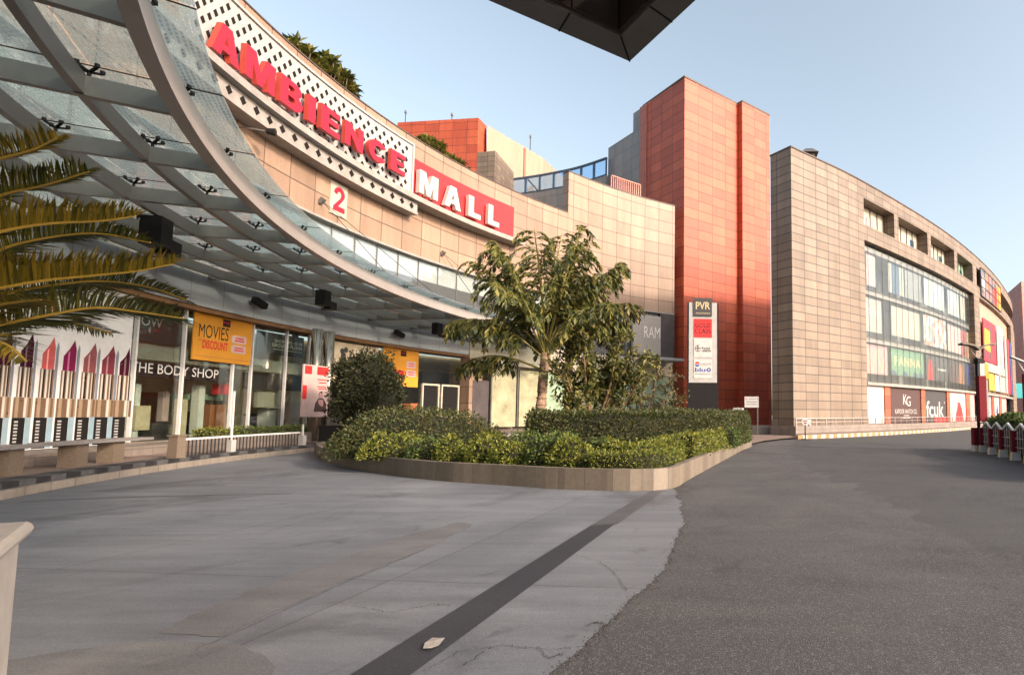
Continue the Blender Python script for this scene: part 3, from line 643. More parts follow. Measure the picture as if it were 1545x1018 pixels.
# inside: sign bands; plain coloured blocks standing in for stock and warm reflections
rnd = random.Random(3)
def inner_px(name, x0, x1, z0, z1, d0, d1, m):
    mb = MB(); mb.slab(FAC, FAC.px(x0, 600, d1)[0], FAC.px(x1, 600, d1)[0], z0, z1, d0, d1, 0, .8); return mb.build(name, M[m], mall)
inner_px('lintel_band', 196, 470, 3.55, 4.1, -.8, -.62, 'inner_white')
inner_px('sign_band', 196, 345, 2.95, 3.5, -1.1, -.8, 'inner_dark')
inner_px('sign_band', 378, 470, 2.75, 3.5, -1.3, -.9, 'inner_dark')
for (x0, x1, z0, z1, d0, d1, m) in [(207, 229, 1.0, 1.9, -1.9, -1.2, 'inner'), (204, 212, .62, 2.7, -1.6, -1.3, 'blind'), (232, 258, .62, 1.25, -2.2, -1.5, 'inner_dark'), (246, 256, 1.3, 2.5, -2.4, -2.2, 'palepink'), (285, 312, .62, 1.7, -2.6, -2, 'inner_dark'), (318, 342, .62, 2.0, -2.4, -1.6, 'wood'), (300, 309, .62, 2.8, -1.7, -1.4, 'blind'), (276, 284, .62, 2.2, -1.9, -1.6, 'inner'), (205, 245, .62, 2.6, -6.5, -6, 'wood'), (284, 336, 2.2, 2.45, -3, -1.8, 'frost'), (330, 345, 2.45, 2.9, -1.5, -1.2, 'redtxt'), (255, 292, .62, 3.4, -7.6, -7, 'inner_dark'), (352, 374, .62, 1.5, -4, -3, 'inner'), (388, 426, 1.9, 2.65, -1.3, -1.15, 'inner_white'), (438, 457, 1.3, 2.2, -1.6, -1.2, 'palepink'), (405, 418, .62, 1.8, -2, -1.5, 'blind'), (384, 400, .62, 1.6, -5, -4.4, 'inner_dark'), (404, 425, .62, 2.2, -5.5, -5, 'inner_white'), (432, 458, .62, 1.9, -5, -4, 'inner_dark'), (500, 530, .62, 3.2, -6, -5, 'inner_dark'), (540, 600, .62, 2.7, -7, -6.2, 'inner_dark'), (636, 700, 3.3, 4.6, -3, -2.7, 'inner_dark')]:
    inner_px('low_reflection_stock' if z1 < 2 else 'tall_reflection_stock', x0, x1, z0, z1, d0, d1, m)
for x in (300, 328, 440):
    q, _ = FAC.px(x, 600, -4.5); b = FAC.P(q, 0, -4.5); mb = MB(); mb.tube([(b.x, b.y, .62), (b.x, b.y, 6.2)], .16, 12); mb.build('interior_column', M['inner_white'], mall, True)
# entrance doors and frames
for x0, x1 in [(636, 662), (665, 692)]:
    f = None; mb = MB(); q0, q1 = fs(x0), fs(x1)
    mb.slab(FAC, q0, q0 + .1, .62, 3.6, GD + .01, GD + .14); mb.slab(FAC, q1 - .1, q1, .62, 3.6, GD + .01, GD + .14); mb.slab(FAC, q0 + .1, q1 - .1, 3.48, 3.6, GD + .01, GD + .14); mb.slab(FAC, q0 + .1, q1 - .1, 1.28, 1.42, GD + .01, GD + .14)
    o = mb.build('door', M['inner_white'], mall)
    mb = MB(); mb.slab(FAC, q0 + .1, q1 - .1, 1.42, 3.48, GD + .02, GD + .05); mb.build('door_glass', M['black'], o)
for x0, x1, z1, m in [(694, 703, 5.6, 'beige'), (706, 714, 5.2, 'beige')]:
    mb = MB(); mb.slab(FAC, fs(x0), fs(x1), .62, z1, GD + .02, .35, 0, .8); mb.build('pier', M[m], mall)
# frosted shop boxes behind the palms
def fr(x): return FAC.px(x, 580, .4)[0]
for x0, x1, z0, z1, m in [(742, 779, .62, 5.6, 'frost2'), (784, 812, .62, 5.0, 'frost2'), (812, 858, .62, 5.0, 'frost'), (860, 890, .62, 5.2, 'frost2'), (892, 950, .62, 5.2, 'frost'), (952, 985, .62, 5.2, 'frost'), (987, 1016, .62, 5.2, 'frost')]:
    mb = MB(); mb.slab(FAC, fr(x0), fr(x1), z0, z1, .2, .4, 0, .8); mb.build('frosted_panel', M[m], mall)
mb = MB(); mb.slab(FAC, fr(714), fr(738), .62, 4.0, .2, .38, 0, .8); mb.build('side_door', M['inner_dark'], mall)
mb = MB(); mb.slab(FAC, fr(712), fr(1017), 5.25, 5.55, -.2, .5, 0, .8); mb.slab(FAC, fr(712), fr(1017), 5.62, 7.0, -.3, .1, 0, .8); mb.build('shop_header', M['inner_white'], mall)
for x in (741, 781, 859, 891, 951, 986, 1016):
    mb = MB(); mb.slab(FAC, fr(x) - .06, fr(x) + .06, .62, 5.24, .1, .46); mb.build('panel_post', M['steel'], mall)
q0, q1 = FAC.px(955, 500, .3)[0], FAC.px(997, 500, .3)[0]
mb = MB(); mb.slab(FAC, q0, q1, 7.3, 11.2, .02, .3, 0, 1); bx = mb.build('shop_sign', M['marble'], None); tag(bx, 'grey beige shop sign panel reading RAM between the palms and red tower', 'sign')
text_on(FAC, 'RAM', FAC.px(972, 495, .31)[0], FAC.px(996, 495, .31)[0], 9.0, 10.1, .31, M['blind'], bx)
mb = MB(); mb.slab(FAC, q1 + .02, sR, 7.1, SILL - .15, -.24, .1); mb.build('dark_bay', M['inner_dark'], mall)
# roof deck behind the parapet
mb = MB(); mb.slab(FAC, sL, sR, TOP - 1.2, TOP - .9, -14, -.65, 0, 2); mb.build('roof', M['grey'], mall)
# white columns of polished steel
for i, x in enumerate((484,)):
    pass
stc = []
for x, lab_ in [(478, 'left polished steel column behind the red and white poster'), (496, 'right polished steel column nearer the dark shrub')]:
    q, _ = FAC.px(x, 520, .5); b = FAC.P(q, 0, .5); mb = MB(); mb.tube([(b.x, b.y, .28), (b.x, b.y, 5.79)], .24, 20); stc.append(tag(mb.build('steel_column', M['chrome'], None, True), lab_, 'column', 'polished steel columns'))

# ================================================================== SIGN
sign = thing('mall_sign', 'large AMBIENCE MALL sign of red and white block letters on a curved ledge', 'sign', tuple(FAC.P(8, 15, .5)))
sg0 = FAC.px(286, 30, .3)[0]; sg1 = FAC.px(622, 250, .3)[0]; sg2 = FAC.px(791, 357, 1.)[0]; sgr = FAC.px(775, 330, .1)[0]
LZ = 15.08
mb = MB(); mb.slab(FAC, sg0, sg1, LZ + .01, 18.5, .05, .25, 0, .6); pn = mb.build('lattice_panel', M['panelw'], sign)
mb = MB(); q = sg0 + .35; row = 0
zz = LZ + .5
while zz < 18.2:
    q = sg0 + .4 + (.3 if row % 2 else 0)
    while q < sg1 - .3:
        a = .145; mb.spoly(FAC, [(q - a, zz - .0), (q, zz - .18), (q + a, zz), (q, zz + .18)], .256); q += .62
    zz += .36; row += 1
mb.build('painted_holes', M['hole_shade'], pn)  # flat dark diamonds laid on the panel, painting shaded openings
mb = MB(); mb.slab(FAC, sg0, sg1, 18.5, 18.62, .0, .34, 0, .6); mb.slab(FAC, sg0 - .12, sg0, LZ + .01, 18.62, .0, .34); mb.slab(FAC, sg1, sg1 + .12, LZ + .01, 18.62, .0, .34); mb.build('frame', M['panelw'], sign)
mb = MB(); mb.slab(FAC, sg0 - 6, sg2, LZ - .32, LZ, .0, 1.05, 0, .6); mb.build('ledge', M['ledge'], sign)
mb = MB(); mb.slab(FAC, sg0 - 2, sg1 + .1, 14.12, LZ - .33, .55, .72, 0, .6); ls = mb.build('lower_strip', M['ledge'], sign)
mb = MB(); q = sg0 - 1.6
while q < sg1 - .1:
    mb.spoly(FAC, [(q - .2, 14.42), (q, 14.21), (q + .2, 14.42), (q, 14.63)], .727); q += .80
mb.build('painted_holes', M['hole_shade'], ls)  # same flat diamonds, opening shade painted on the strip
mb = MB(); mb.slab(FAC, sg0 - 2, sg1 + .1, 13.98, 14.115, .0, .78, 0, .6); mb.build('lower_lip', M['ledge'], sign)
LT = [('A', 314, 362), ('M', 364, 415.5), ('B', 417, 457), ('I', 459, 475.5), ('E', 478.5, 513), ('N', 515, 548), ('C', 550, 581.5), ('E', 583.5, 611)]
for i, (c, x0, x1) in enumerate(LT):
    yb = 74 + (x0 - 314) * .66
    q0 = FAC.px(x0 + 6, yb, .75)[0]; q1 = FAC.px(x1, yb + 20, .75)[0]
    t = i / 7; zb = 15.5 + .46 * t; zt = 16.82 + .38 * t
    letter(c, FAC, q0, q1, zb, zt, .52, .75, sign, M['signred'], M['signside'])
mb = MB(); mb.slab(FAC, sg1 + .14, sgr, LZ + .01, 17.85, .03, .12, 0, .6); mb.build('red_panel', M['redpanel'], sign)
for c, x0, x1 in [('M', 629, 660.5), ('A', 668, 696), ('L', 704.5, 726), ('L', 734.5, 754.5)]:
    letter(c, FAC, FAC.px(x0 + 3, 285, .5)[0], FAC.px(x1 - 1, 305, .5)[0], 15.6, 17.1, .25, .55, sign, M['signwhite'], M['signwhite'])
q0, q1 = FAC.px(498, 300, .06)[0], FAC.px(523, 306, .06)[0]
mb = MB(); mb.slab(FAC, q0, q1, 12.12, 13.85, .005, .08); n2 = mb.build('number_plate', M['inner_white']); tag(n2, 'cream plate with a red number 2 on the stone wall', 'sign')
letter('2', FAC, q0 + .18, q1 - .18, 12.35, 13.65, .085, .12, n2, M['signred'], M['signred'])

# ================================================================== GLASS CANOPY
can = thing('glass_canopy', 'curved glass canopy on a grid of grey steel beams over the entrance', 'canopy', tuple(FAC.P(0, 0, 4)))
BA = [217.45 - 5.165 * i for i in range(-1, 14)]
RIN, REDGE, RGL = FR - .02, 30.75, 30.28
ZB, ZG = 6.9, 7.46
RT_ = [32.05, 33.5, 34.95, 36.3]
def pol(a, r, z): return Vector((FC[0] + r * math.cos(math.radians(a)), FC[1] + r * math.sin(math.radians(a)), z))
def sq(a): return (180 - a) * PI / 180 * FR
aL, aR = BA[0] + .4, BA[-1] - 1
mb = MB(); mb.slab(FAC, sq(aL), sq(aR), ZB, ZB + .44, FR - REDGE - .22, FR - REDGE, 0, .5); mb.build('edge_beam', M['steel_light'], can)
for r in RT_:
    mb = MB(); mb.slab(FAC, sq(aL), sq(aR), ZB + .02, ZB + .36, FR - r - .09, FR - r + .03, 0, .5); mb.build('ring_beam', M['steel'], can)
for a in BA:
    mb = MB(); mb.bar(pol(a, RIN, ZB + .17), pol(a, REDGE + .22, ZB + .17), .13, .34); mb.build('radial_beam', M['steel'], can)
rings = [RGL] + [32.0, 33.45, 34.9, FR - .06]
AA = BA[:] + [BA[-1] - 5.165]
for i in range(len(AA) - 1):
    for j in range(4):
        a0, a1 = AA[i] - .04, AA[i + 1] + .04; r0, r1 = rings[j] + .012, rings[j + 1] - .012
        mb = MB(); n = 4; top = []; bot = []
        R0 = [pol(a0 + (a1 - a0) * k / n, r0, ZG) for k in range(n + 1)]; R1 = [pol(a0 + (a1 - a0) * k / n, r1, ZG) for k in range(n + 1)]
        up = Vector((0, 0, .018))
        L_ = math.radians(a0 - a1) * r0
        uvf = lambda i_, j_: (i * 3.7 + j_ / n * L_, j * 1.9 + i_ * (r1 - r0))
        mb.grid([R0, R1], uvf); mb.grid([[p + up for p in R1], [p + up for p in R0]], uvf)
        mb.grid([[p + up for p in R0], R0]); mb.grid([R1, [p + up for p in R1]])
        mb.build('glass_pane', M['glass_can'], can)
mb = MB()
for a in AA[:-1]:
    mb.bar(pol(a, RGL, ZG - .006), pol(a, FR - .06, ZG - .006), .03, .012)
mb.build('glazing_seal', M['black'], can)
def spider(mb, c, a):
    mb.tube([c + Vector((0, 0, -.2)), c + Vector((0, 0, .02))], .028, 6)
    for k in range(4):
        th = math.radians(a + 45 + 90 * k); e = c + Vector((math.cos(th) * .17, math.sin(th) * .17, .06))
        mb.bar(c, e, .04, .035); mb.tube([e, e + Vector((0, 0, .06))], .035, 6)
for a in BA[:13]:
    for r in [REDGE + .1] + [32.0, 33.45, 34.9]:
        mb = MB(); spider(mb, pol(a, r, ZG - .125), a); mb.build('spider_fitting', M['black'], can)
# tie rods from stone wall to canopy
for k, (x, y, tg) in enumerate([(485, 303, [(618, 412), (610, 402)]), (668, 382, [(700, 430), (735, 455)]), (376, 192, [])]):
    q, z = FAC.px(x, y, .1); p = FAC.P(q, z, .12)
    if tg:
        t = thing('tie_rod', ['thin steel tie rods from a wall bracket beside the number 2 plate', 'thin steel tie rods from the wall bracket left of the tall palm'][k], 'tie rod', tuple(p), 'tie rods holding the canopy')
        mb = MB(); mb.bar(p - Vector((.1, 0, .12)), p + Vector((.1, 0, .12)), .2, .2); mb.build('bracket', M['steel'], t)
        a = 180 - q / FR * 180 / PI
        for da in (-3.5, 4.5):
            mb = MB(); mb.tube([p, pol(a + da, 31.0, ZB + .5)], .016, 5); mb.build('rod', M['dark'], t)
q, z = FAC.px(376, 192, .4); p = FAC.P(q, z, 0)
wl = thing('wall_spotlight', 'small dark spotlight on an arm under the sign ledge', 'spotlight', tuple(p))
e = FAC.P(q + .3, z, .9); mb = MB(); mb.bar(p, e, .05, .05); mb.build('arm', M['steel'], wl); mb = MB(); mb.tube([e, e + (e - p).normalized() * .32], [.12, .17], 10); mb.build('lamp_head', M['black'], wl)
# speakers / floods under the canopy
def flood(x, y, lb, grp, r, sc=1.):
    p0 = None
    # place on ring radius r under the beams
    A = Arc(FC, r); q, z = A.px(x, y); p = A.P(q, 0, 0); z = 6.9
    t = thing('loudspeaker', lb, 'loudspeaker', (p.x, p.y, z), grp); u = (A.P(q + .5, 0, 0) - p).normalized(); nrm = Vector((u.y, -u.x, 0))
    mb = MB(); c = Vector((p.x, p.y, z - .42 * sc)); mb.bar(c - u * .28 * sc, c + u * .28 * sc, .5 * sc, .82 * sc); mb.build('cabinet', M['black'], t)
    c2 = Vector((p.x, p.y, z - .72 * sc)) + u * .62 * sc; mb = MB(); mb.bar(c2 - u * .26 * sc, c2 + u * .26 * sc, .4 * sc, .42 * sc); mb.build('horn', M['black'], t)
    mb = MB(); mb.bar(c2 + Vector((0, 0, .2 * sc)) - u * .1, c2 + Vector((0, 0, .72 * sc)) - u * .1, .05, .05); mb.build('bracket', M['steel'], t)
flood(236, 345, 'largest black loudspeaker under the canopy, just right of the palm fronds', 'loudspeakers under the canopy', 33.6, .95)
flood(488, 445, 'black loudspeaker hanging under the middle of the canopy', 'loudspeakers under the canopy', 33.5, .8)
flood(660, 492, 'smallest black loudspeaker under the canopy, left of the tall palm', 'loudspeakers under the canopy', 33.5, .8)
for x, y, lb in [(386, 455, 'left black security camera on the metal fascia above the shop sign'), (599, 500, 'right black security camera on the metal fascia above the second banner')]:
    q, z = FAC.px(x, y, .2); p = FAC.P(q, 6.45, .0); t = thing('security_camera', lb, 'camera', tuple(p), 'cameras on the fascia')
    u = (FAC.P(q + .5, 0, 0) - FAC.P(q, 0, 0)).normalized(); nn = Vector((u.y, -u.x, 0))
    mb = MB(); mb.bar(p, p + nn * .3, .06, .06); mb.build('bracket', M['steel'], t)
    c = p + nn * .35; mb = MB(); mb.bar(c - u * .3 + Vector((0, 0, .08)), c + u * .35 - Vector((0, 0, .12)), .24, .26); mb.build('housing', M['black'], t)

# ================================================================== BANNERS AND SHOP SIGNS ON THE CURVED FRONT
def board(S, name, x0, x1, z0, z1, d, m, label, cat, th=.06, yy=560, group=None, s=None):
    q0, q1 = s if s else (S.px(x0, yy, d)[0], S.px(x1, yy, d)[0])
    mb = MB(); mb.slab(S, q0, q1, z0, z1, d - th, d, 0, .6); o = mb.build(name, m); tag(o, label, cat, group); return o, q0, q1
def bars(S, parent, q0, q1, zs, h, d, m, name='small_print'):
    mb = MB()
    for z, a, b in zs: mb.slab(S, q0 + (q1 - q0) * a, q0 + (q1 - q0) * b, z, z + h, d, d + .004)
    return mb.build(name, m, parent)
def ell(S, mb, q, z, rx, rz, d, m=0, n=20): mb.spoly(S, [(q + rx * math.cos(2 * PI * k / n), z + rz * math.sin(2 * PI * k / n)) for k in range(n)], d, m)
M['pshadow'] = mat('printed_shadow', (.16, .17, .20), .5)
# lipstick billboard
LD = -.2
lz0, lz1 = .6, 6.6
qa = FAC.px(-75, 600, LD)[0]; qb = FAC.px(192, 600, LD)[0]
bb, qa, qb = board(FAC, 'billboard', 0, 0, lz0, 5.6, LD, M['white'], 'white billboard of seven giant lipsticks beside the shop windows', 'billboard', .1, s=(qa, qb))
tops = [(-48, (.085, .008, .016)), (6, (.045, .006, .014)), (39, (.036, .004, .016)), (72, (.40, .085, .08)), (104, (.16, .010, .055)), (135, (.19, .06, .065)), (163, (.15, .03, .045)), (190, (.05, .006, .016))]
gold = mat('gold_case', (.17, .105, .065), .3, .2, .05); gold2 = mat('gold_case_pale', (.50, .47, .42), .35, .1, .05); gold3 = mat('gold_case_dark', (.02, .014, .012), .3); gold4 = mat('gold_collar', (.30, .22, .145), .35, .1, .05); blueg = mat('case_highlight', (.22, .31, .36), .3)
def qx(x, y): return FAC.px(x, y, LD)[0]
zt_, zb_, zc_, zk_ = [FAC.px(135, y_, LD)[1] for y_ in (516, 562, 602, 629)]; ze_ = .62
for i, (x, c) in enumerate(tops):
    q = qx(x, 560); wv = qx(x + 12, 560) - qx(x - 12, 560); hw = wv * .42
    if x == 190: hw2 = qb - q - .01
    else: hw2 = hw
    lip = mat('lipstick_colour_%d' % i, c, .25)
    mb = MB(); D = LD + .004
    pts = [(q - hw, zb_), (q + hw2 * .9, zb_), (q + hw2 * .9, zt_ - .3), (q + hw2 * .55, zt_), (q - hw * .2, zt_ - .3), (q - hw, zt_ - .52)]
    mb.spoly(FAC, pts, D); ls_ = mb.build('lipstick', lip, bb)
    mb = MB(); mb.spoly(FAC, [(q - hw * .35, zb_), (q - hw * .1, zb_), (q - hw * .1, zt_ - .34), (q - hw * .35, zt_ - .42)], D + .003); mb.build('shine', mat('lip_shine_%d' % i, tuple(min(1, k * 1.7 + .10) for k in c), .3), ls_)
    if x < 185:
        mb = MB(); mb.spoly(FAC, [(q + hw * 1.05, zc_), (q + hw * 1.45, zc_), (q + hw * 1.45, zt_ - .25), (q + hw * 1.25, zt_ - .12), (q + hw * 1.0, zt_ - .35)], D); mb.build('printed_shadow', M['pshadow'], ls_)
    mb = MB(); mb.spoly(FAC, [(q - hw * 1.15, zc_), (q + hw2 * 1.0, zc_), (q + hw2 * 1.0, zb_ - .002), (q - hw * 1.15, zb_ - .002)], D); cs = mb.build('case', gold, ls_)
    mb = MB()
    for a, b in ((-.95, -.7), (-.25, .05), (.35, .5)): mb.spoly(FAC, [(q + hw * a, zc_), (q + hw * b, zc_), (q + hw * b, zb_ - .01), (q + hw * a, zb_ - .01)], D + .003)
    mb.build('shine', gold2, cs)
    mb = MB()
    for a, b in ((-.68, -.42), (.52, .72)): mb.spoly(FAC, [(q + hw * a, zc_), (q + hw * b, zc_), (q + hw * b, zb_ - .01), (q + hw * a, zb_ - .01)], D + .003)
    mb.build('dark_stripe', gold3, cs)
    w2 = qx(x + 14.5, 600) - qx(x, 600)
    mb = MB(); mb.spoly(FAC, [(q - w2, zk_), (min(q + w2, qb - .01), zk_), (min(q + w2, qb - .01), zc_ - .003), (q - w2, zc_ - .003)], D); cl = cl = mb.build('collar', gold4, ls_); mb = MB(); [mb.spoly(FAC, [(q + w2 * a_, zk_), (q + w2 * b_, zk_), (q + w2 * b_, zc_ - .01), (q + w2 * a_, zc_ - .01)], D + .003) for a_, b_ in ((-.98, -.8), (-.45, .05), (.55, .8))]; mb.build('dark_stripe', gold, cl); mb = MB(); mb.spoly(FAC, [(q + w2 * .1, zk_), (q + w2 * .35, zk_), (q + w2 * .35, zc_ - .01), (q + w2 * .1, zc_ - .01)], D + .003); mb.build('shine', gold2, cl)
    mb = MB(); mb.spoly(FAC, [(q - w2, ze_), (min(q + w2 * .35, qb - .01), ze_), (min(q + w2 * .35, qb - .01), zk_ - .003), (q - w2, zk_ - .003)], D); mb.build('base', M['black'], ls_)
    mb = MB()
    if x < 185: mb.spoly(FAC, [(q + w2 * .38, ze_), (q + w2 * .95, ze_), (q + w2 * .95, zk_ - .003), (q + w2 * .38, zk_ - .003)], D); mb.build('reflection', blueg, ls_)
    mb = MB()
    for k in range(7): mb.spoly(FAC, [(q - w2 * .75, .82 + k * .09), (q - w2 * .35, .82 + k * .09), (q - w2 * .35, .865 + k * .09), (q - w2 * .75, .865 + k * .09)], D + .003)
    mb.build('engraving', M['greytxt'] if 0 else M['panelw'], ls_)
text_on(FAC, 'nt.', qx(101, 440), qx(136, 440), 5.02, 5.55, LD + .004, M['blacktxt'], bb, .02)
text_on(FAC, 'Para', qx(24, 455), qx(88, 455), 4.6, 5.0, LD + .004, M['signred'], bb, .02)
text_on(FAC, '200w', qx(-2, 475), qx(44, 475), 4.15, 4.5, LD + .004, M['blacktxt'], bb, .0)
# shop name on the glass
q0, q1 = FAC.px(198, 555, -.5)[0], FAC.px(331, 558, -.5)[0]
t = thing('shop_sign', 'white THE BODY SHOP lettering on the shop glass', 'sign', tuple(FAC.P(q0, 3, -.5)))
text_on(FAC, 'THE BODY SHOP', q0, q1, 3.06, 3.42, -.52, M['whitetxt'], t, .0)
o, q0, q1 = board(FAC, 'shop_poster', 197, 270, 4.22, 5.45, -.75, M['char'], 'charcoal poster reading ROW with a red arrow above the body care shop', 'poster')
text_on(FAC, 'ROW', FAC.px(203, 485, -.74)[0], FAC.px(246, 485, -.74)[0], 4.78, 5.14, -.745, M['blind'], o)
text_on(FAC, 'VIGGT', FAC.px(198, 495, -.74)[0], FAC.px(222, 495, -.74)[0], 4.48, 4.6, -.745, M['whitetxt'], o)
a0, a1 = FAC.px(230, 490, -.74)[0], FAC.px(242, 490, -.74)[0]
mb = MB(); mb.spoly(FAC, [(a0, 4.6), (a1, 4.66), (a0, 4.74), (a0 + .12, 4.67)], -.745); mb.build('arrow', M['redtxt'], o)
o, q0, q1 = board(FAC, 'movie_banner', 288, 377, 3.74, 5.7, -.40, M['orange'], 'orange MOVIES DISCOUNT banner hung left of the steel columns', 'banner', .05)
bm = o; W = q1 - q0; D = -.396
mb = MB(); mb.spoly(FAC, [(q0 + W * .47, 5.25), (q0 + W * .6, 5.25), (q0 + W * .6, 5.55), (q0 + W * .47, 5.55)], D); lg = mb.build('badge', M['blacktxt'], o)
text_on(FAC, 'PVR', q0 + W * .485, q0 + W * .585, 5.36, 5.46, D + .004, M['redtxt'], lg)
text_on(FAC, 'MOVIES', q0 + W * .08, q0 + W * .58, 4.66, 5.2, D, M['blacktxt'], o, 0)
text_on(FAC, 'on', q0 + W * .08, q0 + W * .13, 4.5, 4.58, D, M['redtxt'], o)
text_on(FAC, 'DISCOUNT', q0 + W * .15, q0 + W * .58, 4.22, 4.58, D, M['redtxt'], o, .03)
for z in (4.62, 4.2):
    mb = MB(); a, b = q0 + W * .64, q0 + W * .9
    mb.spoly(FAC, [(a + .06, z), (b - .06, z), (b, z + .07), (b, z + .27), (b - .06, z + .34), (a + .06, z + .34), (a, z + .27), (a, z + .07)], D); tk = mb.build('ticket', M['palepink'], o)
    bars(FAC, tk, a, b, [(z + .2, .25, .8), (z + .09, .2, .85)], .055, D + .004, M['redtxt'])
bars(FAC, o, q0, q1, [(3.9, .05, .95)], .02, D, M['wood'])
o, q0, q1 = board(FAC, 'notice_board', 385, 456, 4.42, 5.45, -.75, M['char'], 'dark notice SHOP NO. G-38 GROUND FLOOR in the shop window', 'sign')
W = q1 - q0
text_on(FAC, 'SHOP NO. G-38', q0 + W * .36, q0 + W * .97, 5.02, 5.17, -.745, M['blind'], o, .02)
text_on(FAC, 'GROUND FLOOR', q0 + W * .31, q0 + W * .98, 4.8, 4.97, -.745, M['blind'], o, .02)
bars(FAC, o, q0, q1, [(4.66, .33, .97)], .05, -.745, M['inner_white'])
o, q0, q1 = board(FAC, 'film_poster', 503, 570, 3.3, 5.5, -.40, ramp_mat('scooter_print', (1.2, 1.2, 1.2), [(.14, .10, .07), (.52, .42, .28), (.62, .52, .36)]), 'sepia poster of two people riding a scooter above the dark shrub', 'poster')
W = q1 - q0; mb = MB(); D = -.396
ell(FAC, mb, q0 + W * .14, 3.95, .42, .3, D); ell(FAC, mb, q0 + W * .3, 3.95, .25, .3, D + .001); mb.spoly(FAC, [(q0 + W * .1, 4.1), (q0 + W * .3, 4.1), (q0 + W * .24, 4.95), (q0 + W * .15, 4.9)], D + .002); ell(FAC, mb, q0 + W * .17, 5.02, .16, .16, D + .003); ell(FAC, mb, q0 + W * .25, 5.12, .15, .15, D + .003)
mb.build('riders', M['char'], o)
text_on(FAC, 'SUNSHINE', q0 + W * .35, q0 + W * .95, 3.95, 4.2, D, M['goldtxt'], o) if 0 else bars(FAC, o, q0, q1, [(3.95, .38, .95)], .2, D, M['choc'])
o, q0, q1 = board(FAC, 'movie_banner', 577, 631, 3.3, 5.7, -.40, M['orange'], 'orange movie banner hung right of the dark shrub, above the doors', 'banner', .05)
W = q1 - q0; D = -.396
mb = MB(); mb.spoly(FAC, [(q0 + W * .48, 5.2), (q0 + W * .64, 5.2), (q0 + W * .64, 5.55), (q0 + W * .48, 5.55)], D); lg = mb.build('badge', M['blacktxt'], o)
text_on(FAC, 'PVR', q0 + W * .5, q0 + W * .62, 5.33, 5.43, D + .004, M['redtxt'], lg)
for z in (4.5, 3.95):
    mb = MB(); a, b = q0 + W * .66, q0 + W * .92; mb.spoly(FAC, [(a, z), (b, z), (b, z + .42), (a, z + .42)], D); tk = mb.build('ticket', M['palepink'], o); bars(FAC, tk, a, b, [(z + .25, .2, .8), (z + .1, .2, .8)], .06, D + .004, M['redtxt'])
mb = MB(); mb.spoly(FAC, [(q0 + W * .3, 3.9), (q0 + W * .6, 3.9), (q0 + W * .6, 4.3), (q0 + W * .3, 4.3)], D); mb.build('printed_block', M['redtxt'], o)
# poster at the columns
o, q0, q1 = board(FAC, 'column_poster', 458, 497, 1.45, 3.95, .85, M['palepink'], 'pale pink poster with red headings standing in front of the steel columns', 'poster', .06)
W = q1 - q0; D = .854
for a, b, za, zb_2 in ((.05, .32, 3.5, 3.9), (.52, .96, 3.5, 3.9), (0, .16, 2.3, 2.95)):
    mb = MB(); mb.spoly(FAC, [(q0 + W * a, za), (q0 + W * b, za), (q0 + W * b, zb_2), (q0 + W * a, zb_2)], D); mb.build('red_heading', M['redtxt'], o)
mb = MB(); c = q0 + W * .7
ell(FAC, mb, c, 2.52, .13, .17, D); mb.spoly(FAC, [(c - .42, 1.7), (c + .4, 1.7), (c + .42, 2.1), (c + .18, 2.36), (c - .14, 2.36), (c - .34, 2.1)], D + .001); mb.build('portrait', M['choc'], o)
mb = MB(); mb.spoly(FAC, [(c - .22, 1.7), (c + .2, 1.7), (c + .2, 2.28), (c - .12, 2.3)], D + .002); ell(FAC, mb, c, 2.49, .1, .13, D + .003); mb.build('portrait_face', M['pink'], o)
bars(FAC, o, q0, q1, [(3.25, .55, .9), (3.1, .6, .9), (2.9, .55, .9), (2.8, .6, .85)], .05, D, M['redtxt'])
mb = MB(); mb.slab(FAC, q0, q0 + .1, .285, 1.45, .78, .86); mb.slab(FAC, q1 - .1, q1, .285, 1.45, .78, .86); mb.build('stand_leg', M['dark'], o)

# ================================================================== WALKWAY FURNITURE
t = thing('low_wall', 'low stone wall under the lipstick billboard behind the bench', 'wall', tuple(FAC.P(FAC.px(100, 690, .2)[0], .29, .2)))
mb = MB(); mb.slab(FAC, sL + 1, fs(262, 680), .287, .58, -.4, 1.25, 0, .8); mb.build('wall', M['lowstone'], t)
def bench(x0, x1, lb, legs):
    r = 34.65; A = Arc(FC, r); q0 = A.px(x0, 670)[0]; q1 = A.px(x1, 668)[0]
    t = thing('stone_bench', lb, 'bench', tuple(A.P((q0 + q1) / 2, .285, 0)), 'stone benches on the pavement')
    mb = MB(); mb.slab(A, q0, q1, .85, .925, -.28, .28); mb.build('seat', M['granite_top'], t)
    for a in legs:
        qq = q0 + (q1 - q0) * a; mb = MB(); mb.slab(A, qq - .22, qq + .22, .287, .848, -.17, .17); mb.build('leg', M['granite'], t)
bench(66, 214, 'stone slab bench with both legs in view in front of the lipstick billboard', (.28, .66))
bench(-90, 40, 'stone bench cut off by the left edge of the photo', (.3, .75))
A34 = Arc(FC, 33.8)
def pole(x, y0, y1, label, lean=0):
    q, _ = A34.px(x, y0); b = A34.P(q, .287, 0); z1 = atY(x, y1, b.y).z
    t = thing('white_pole', label, 'pole', tuple(b), 'white poles along the kerb')
    mb = MB(); mb.bar(b + Vector((0, 0, .42)), (b.x, b.y, z1), .05, .05); mb.build('shaft', M['white'], t)
    mb = MB(); mb.bar(b, b + Vector((0, 0, .42)), .2, .2, up=Vector((0, 1, 0))); mb.build('base', M['panelw'], t)
pole(347, 690, 590, 'white pole in the middle of the low barred rail')
pole(455, 684, 640, 'shorter white post where the rail meets the planted island')
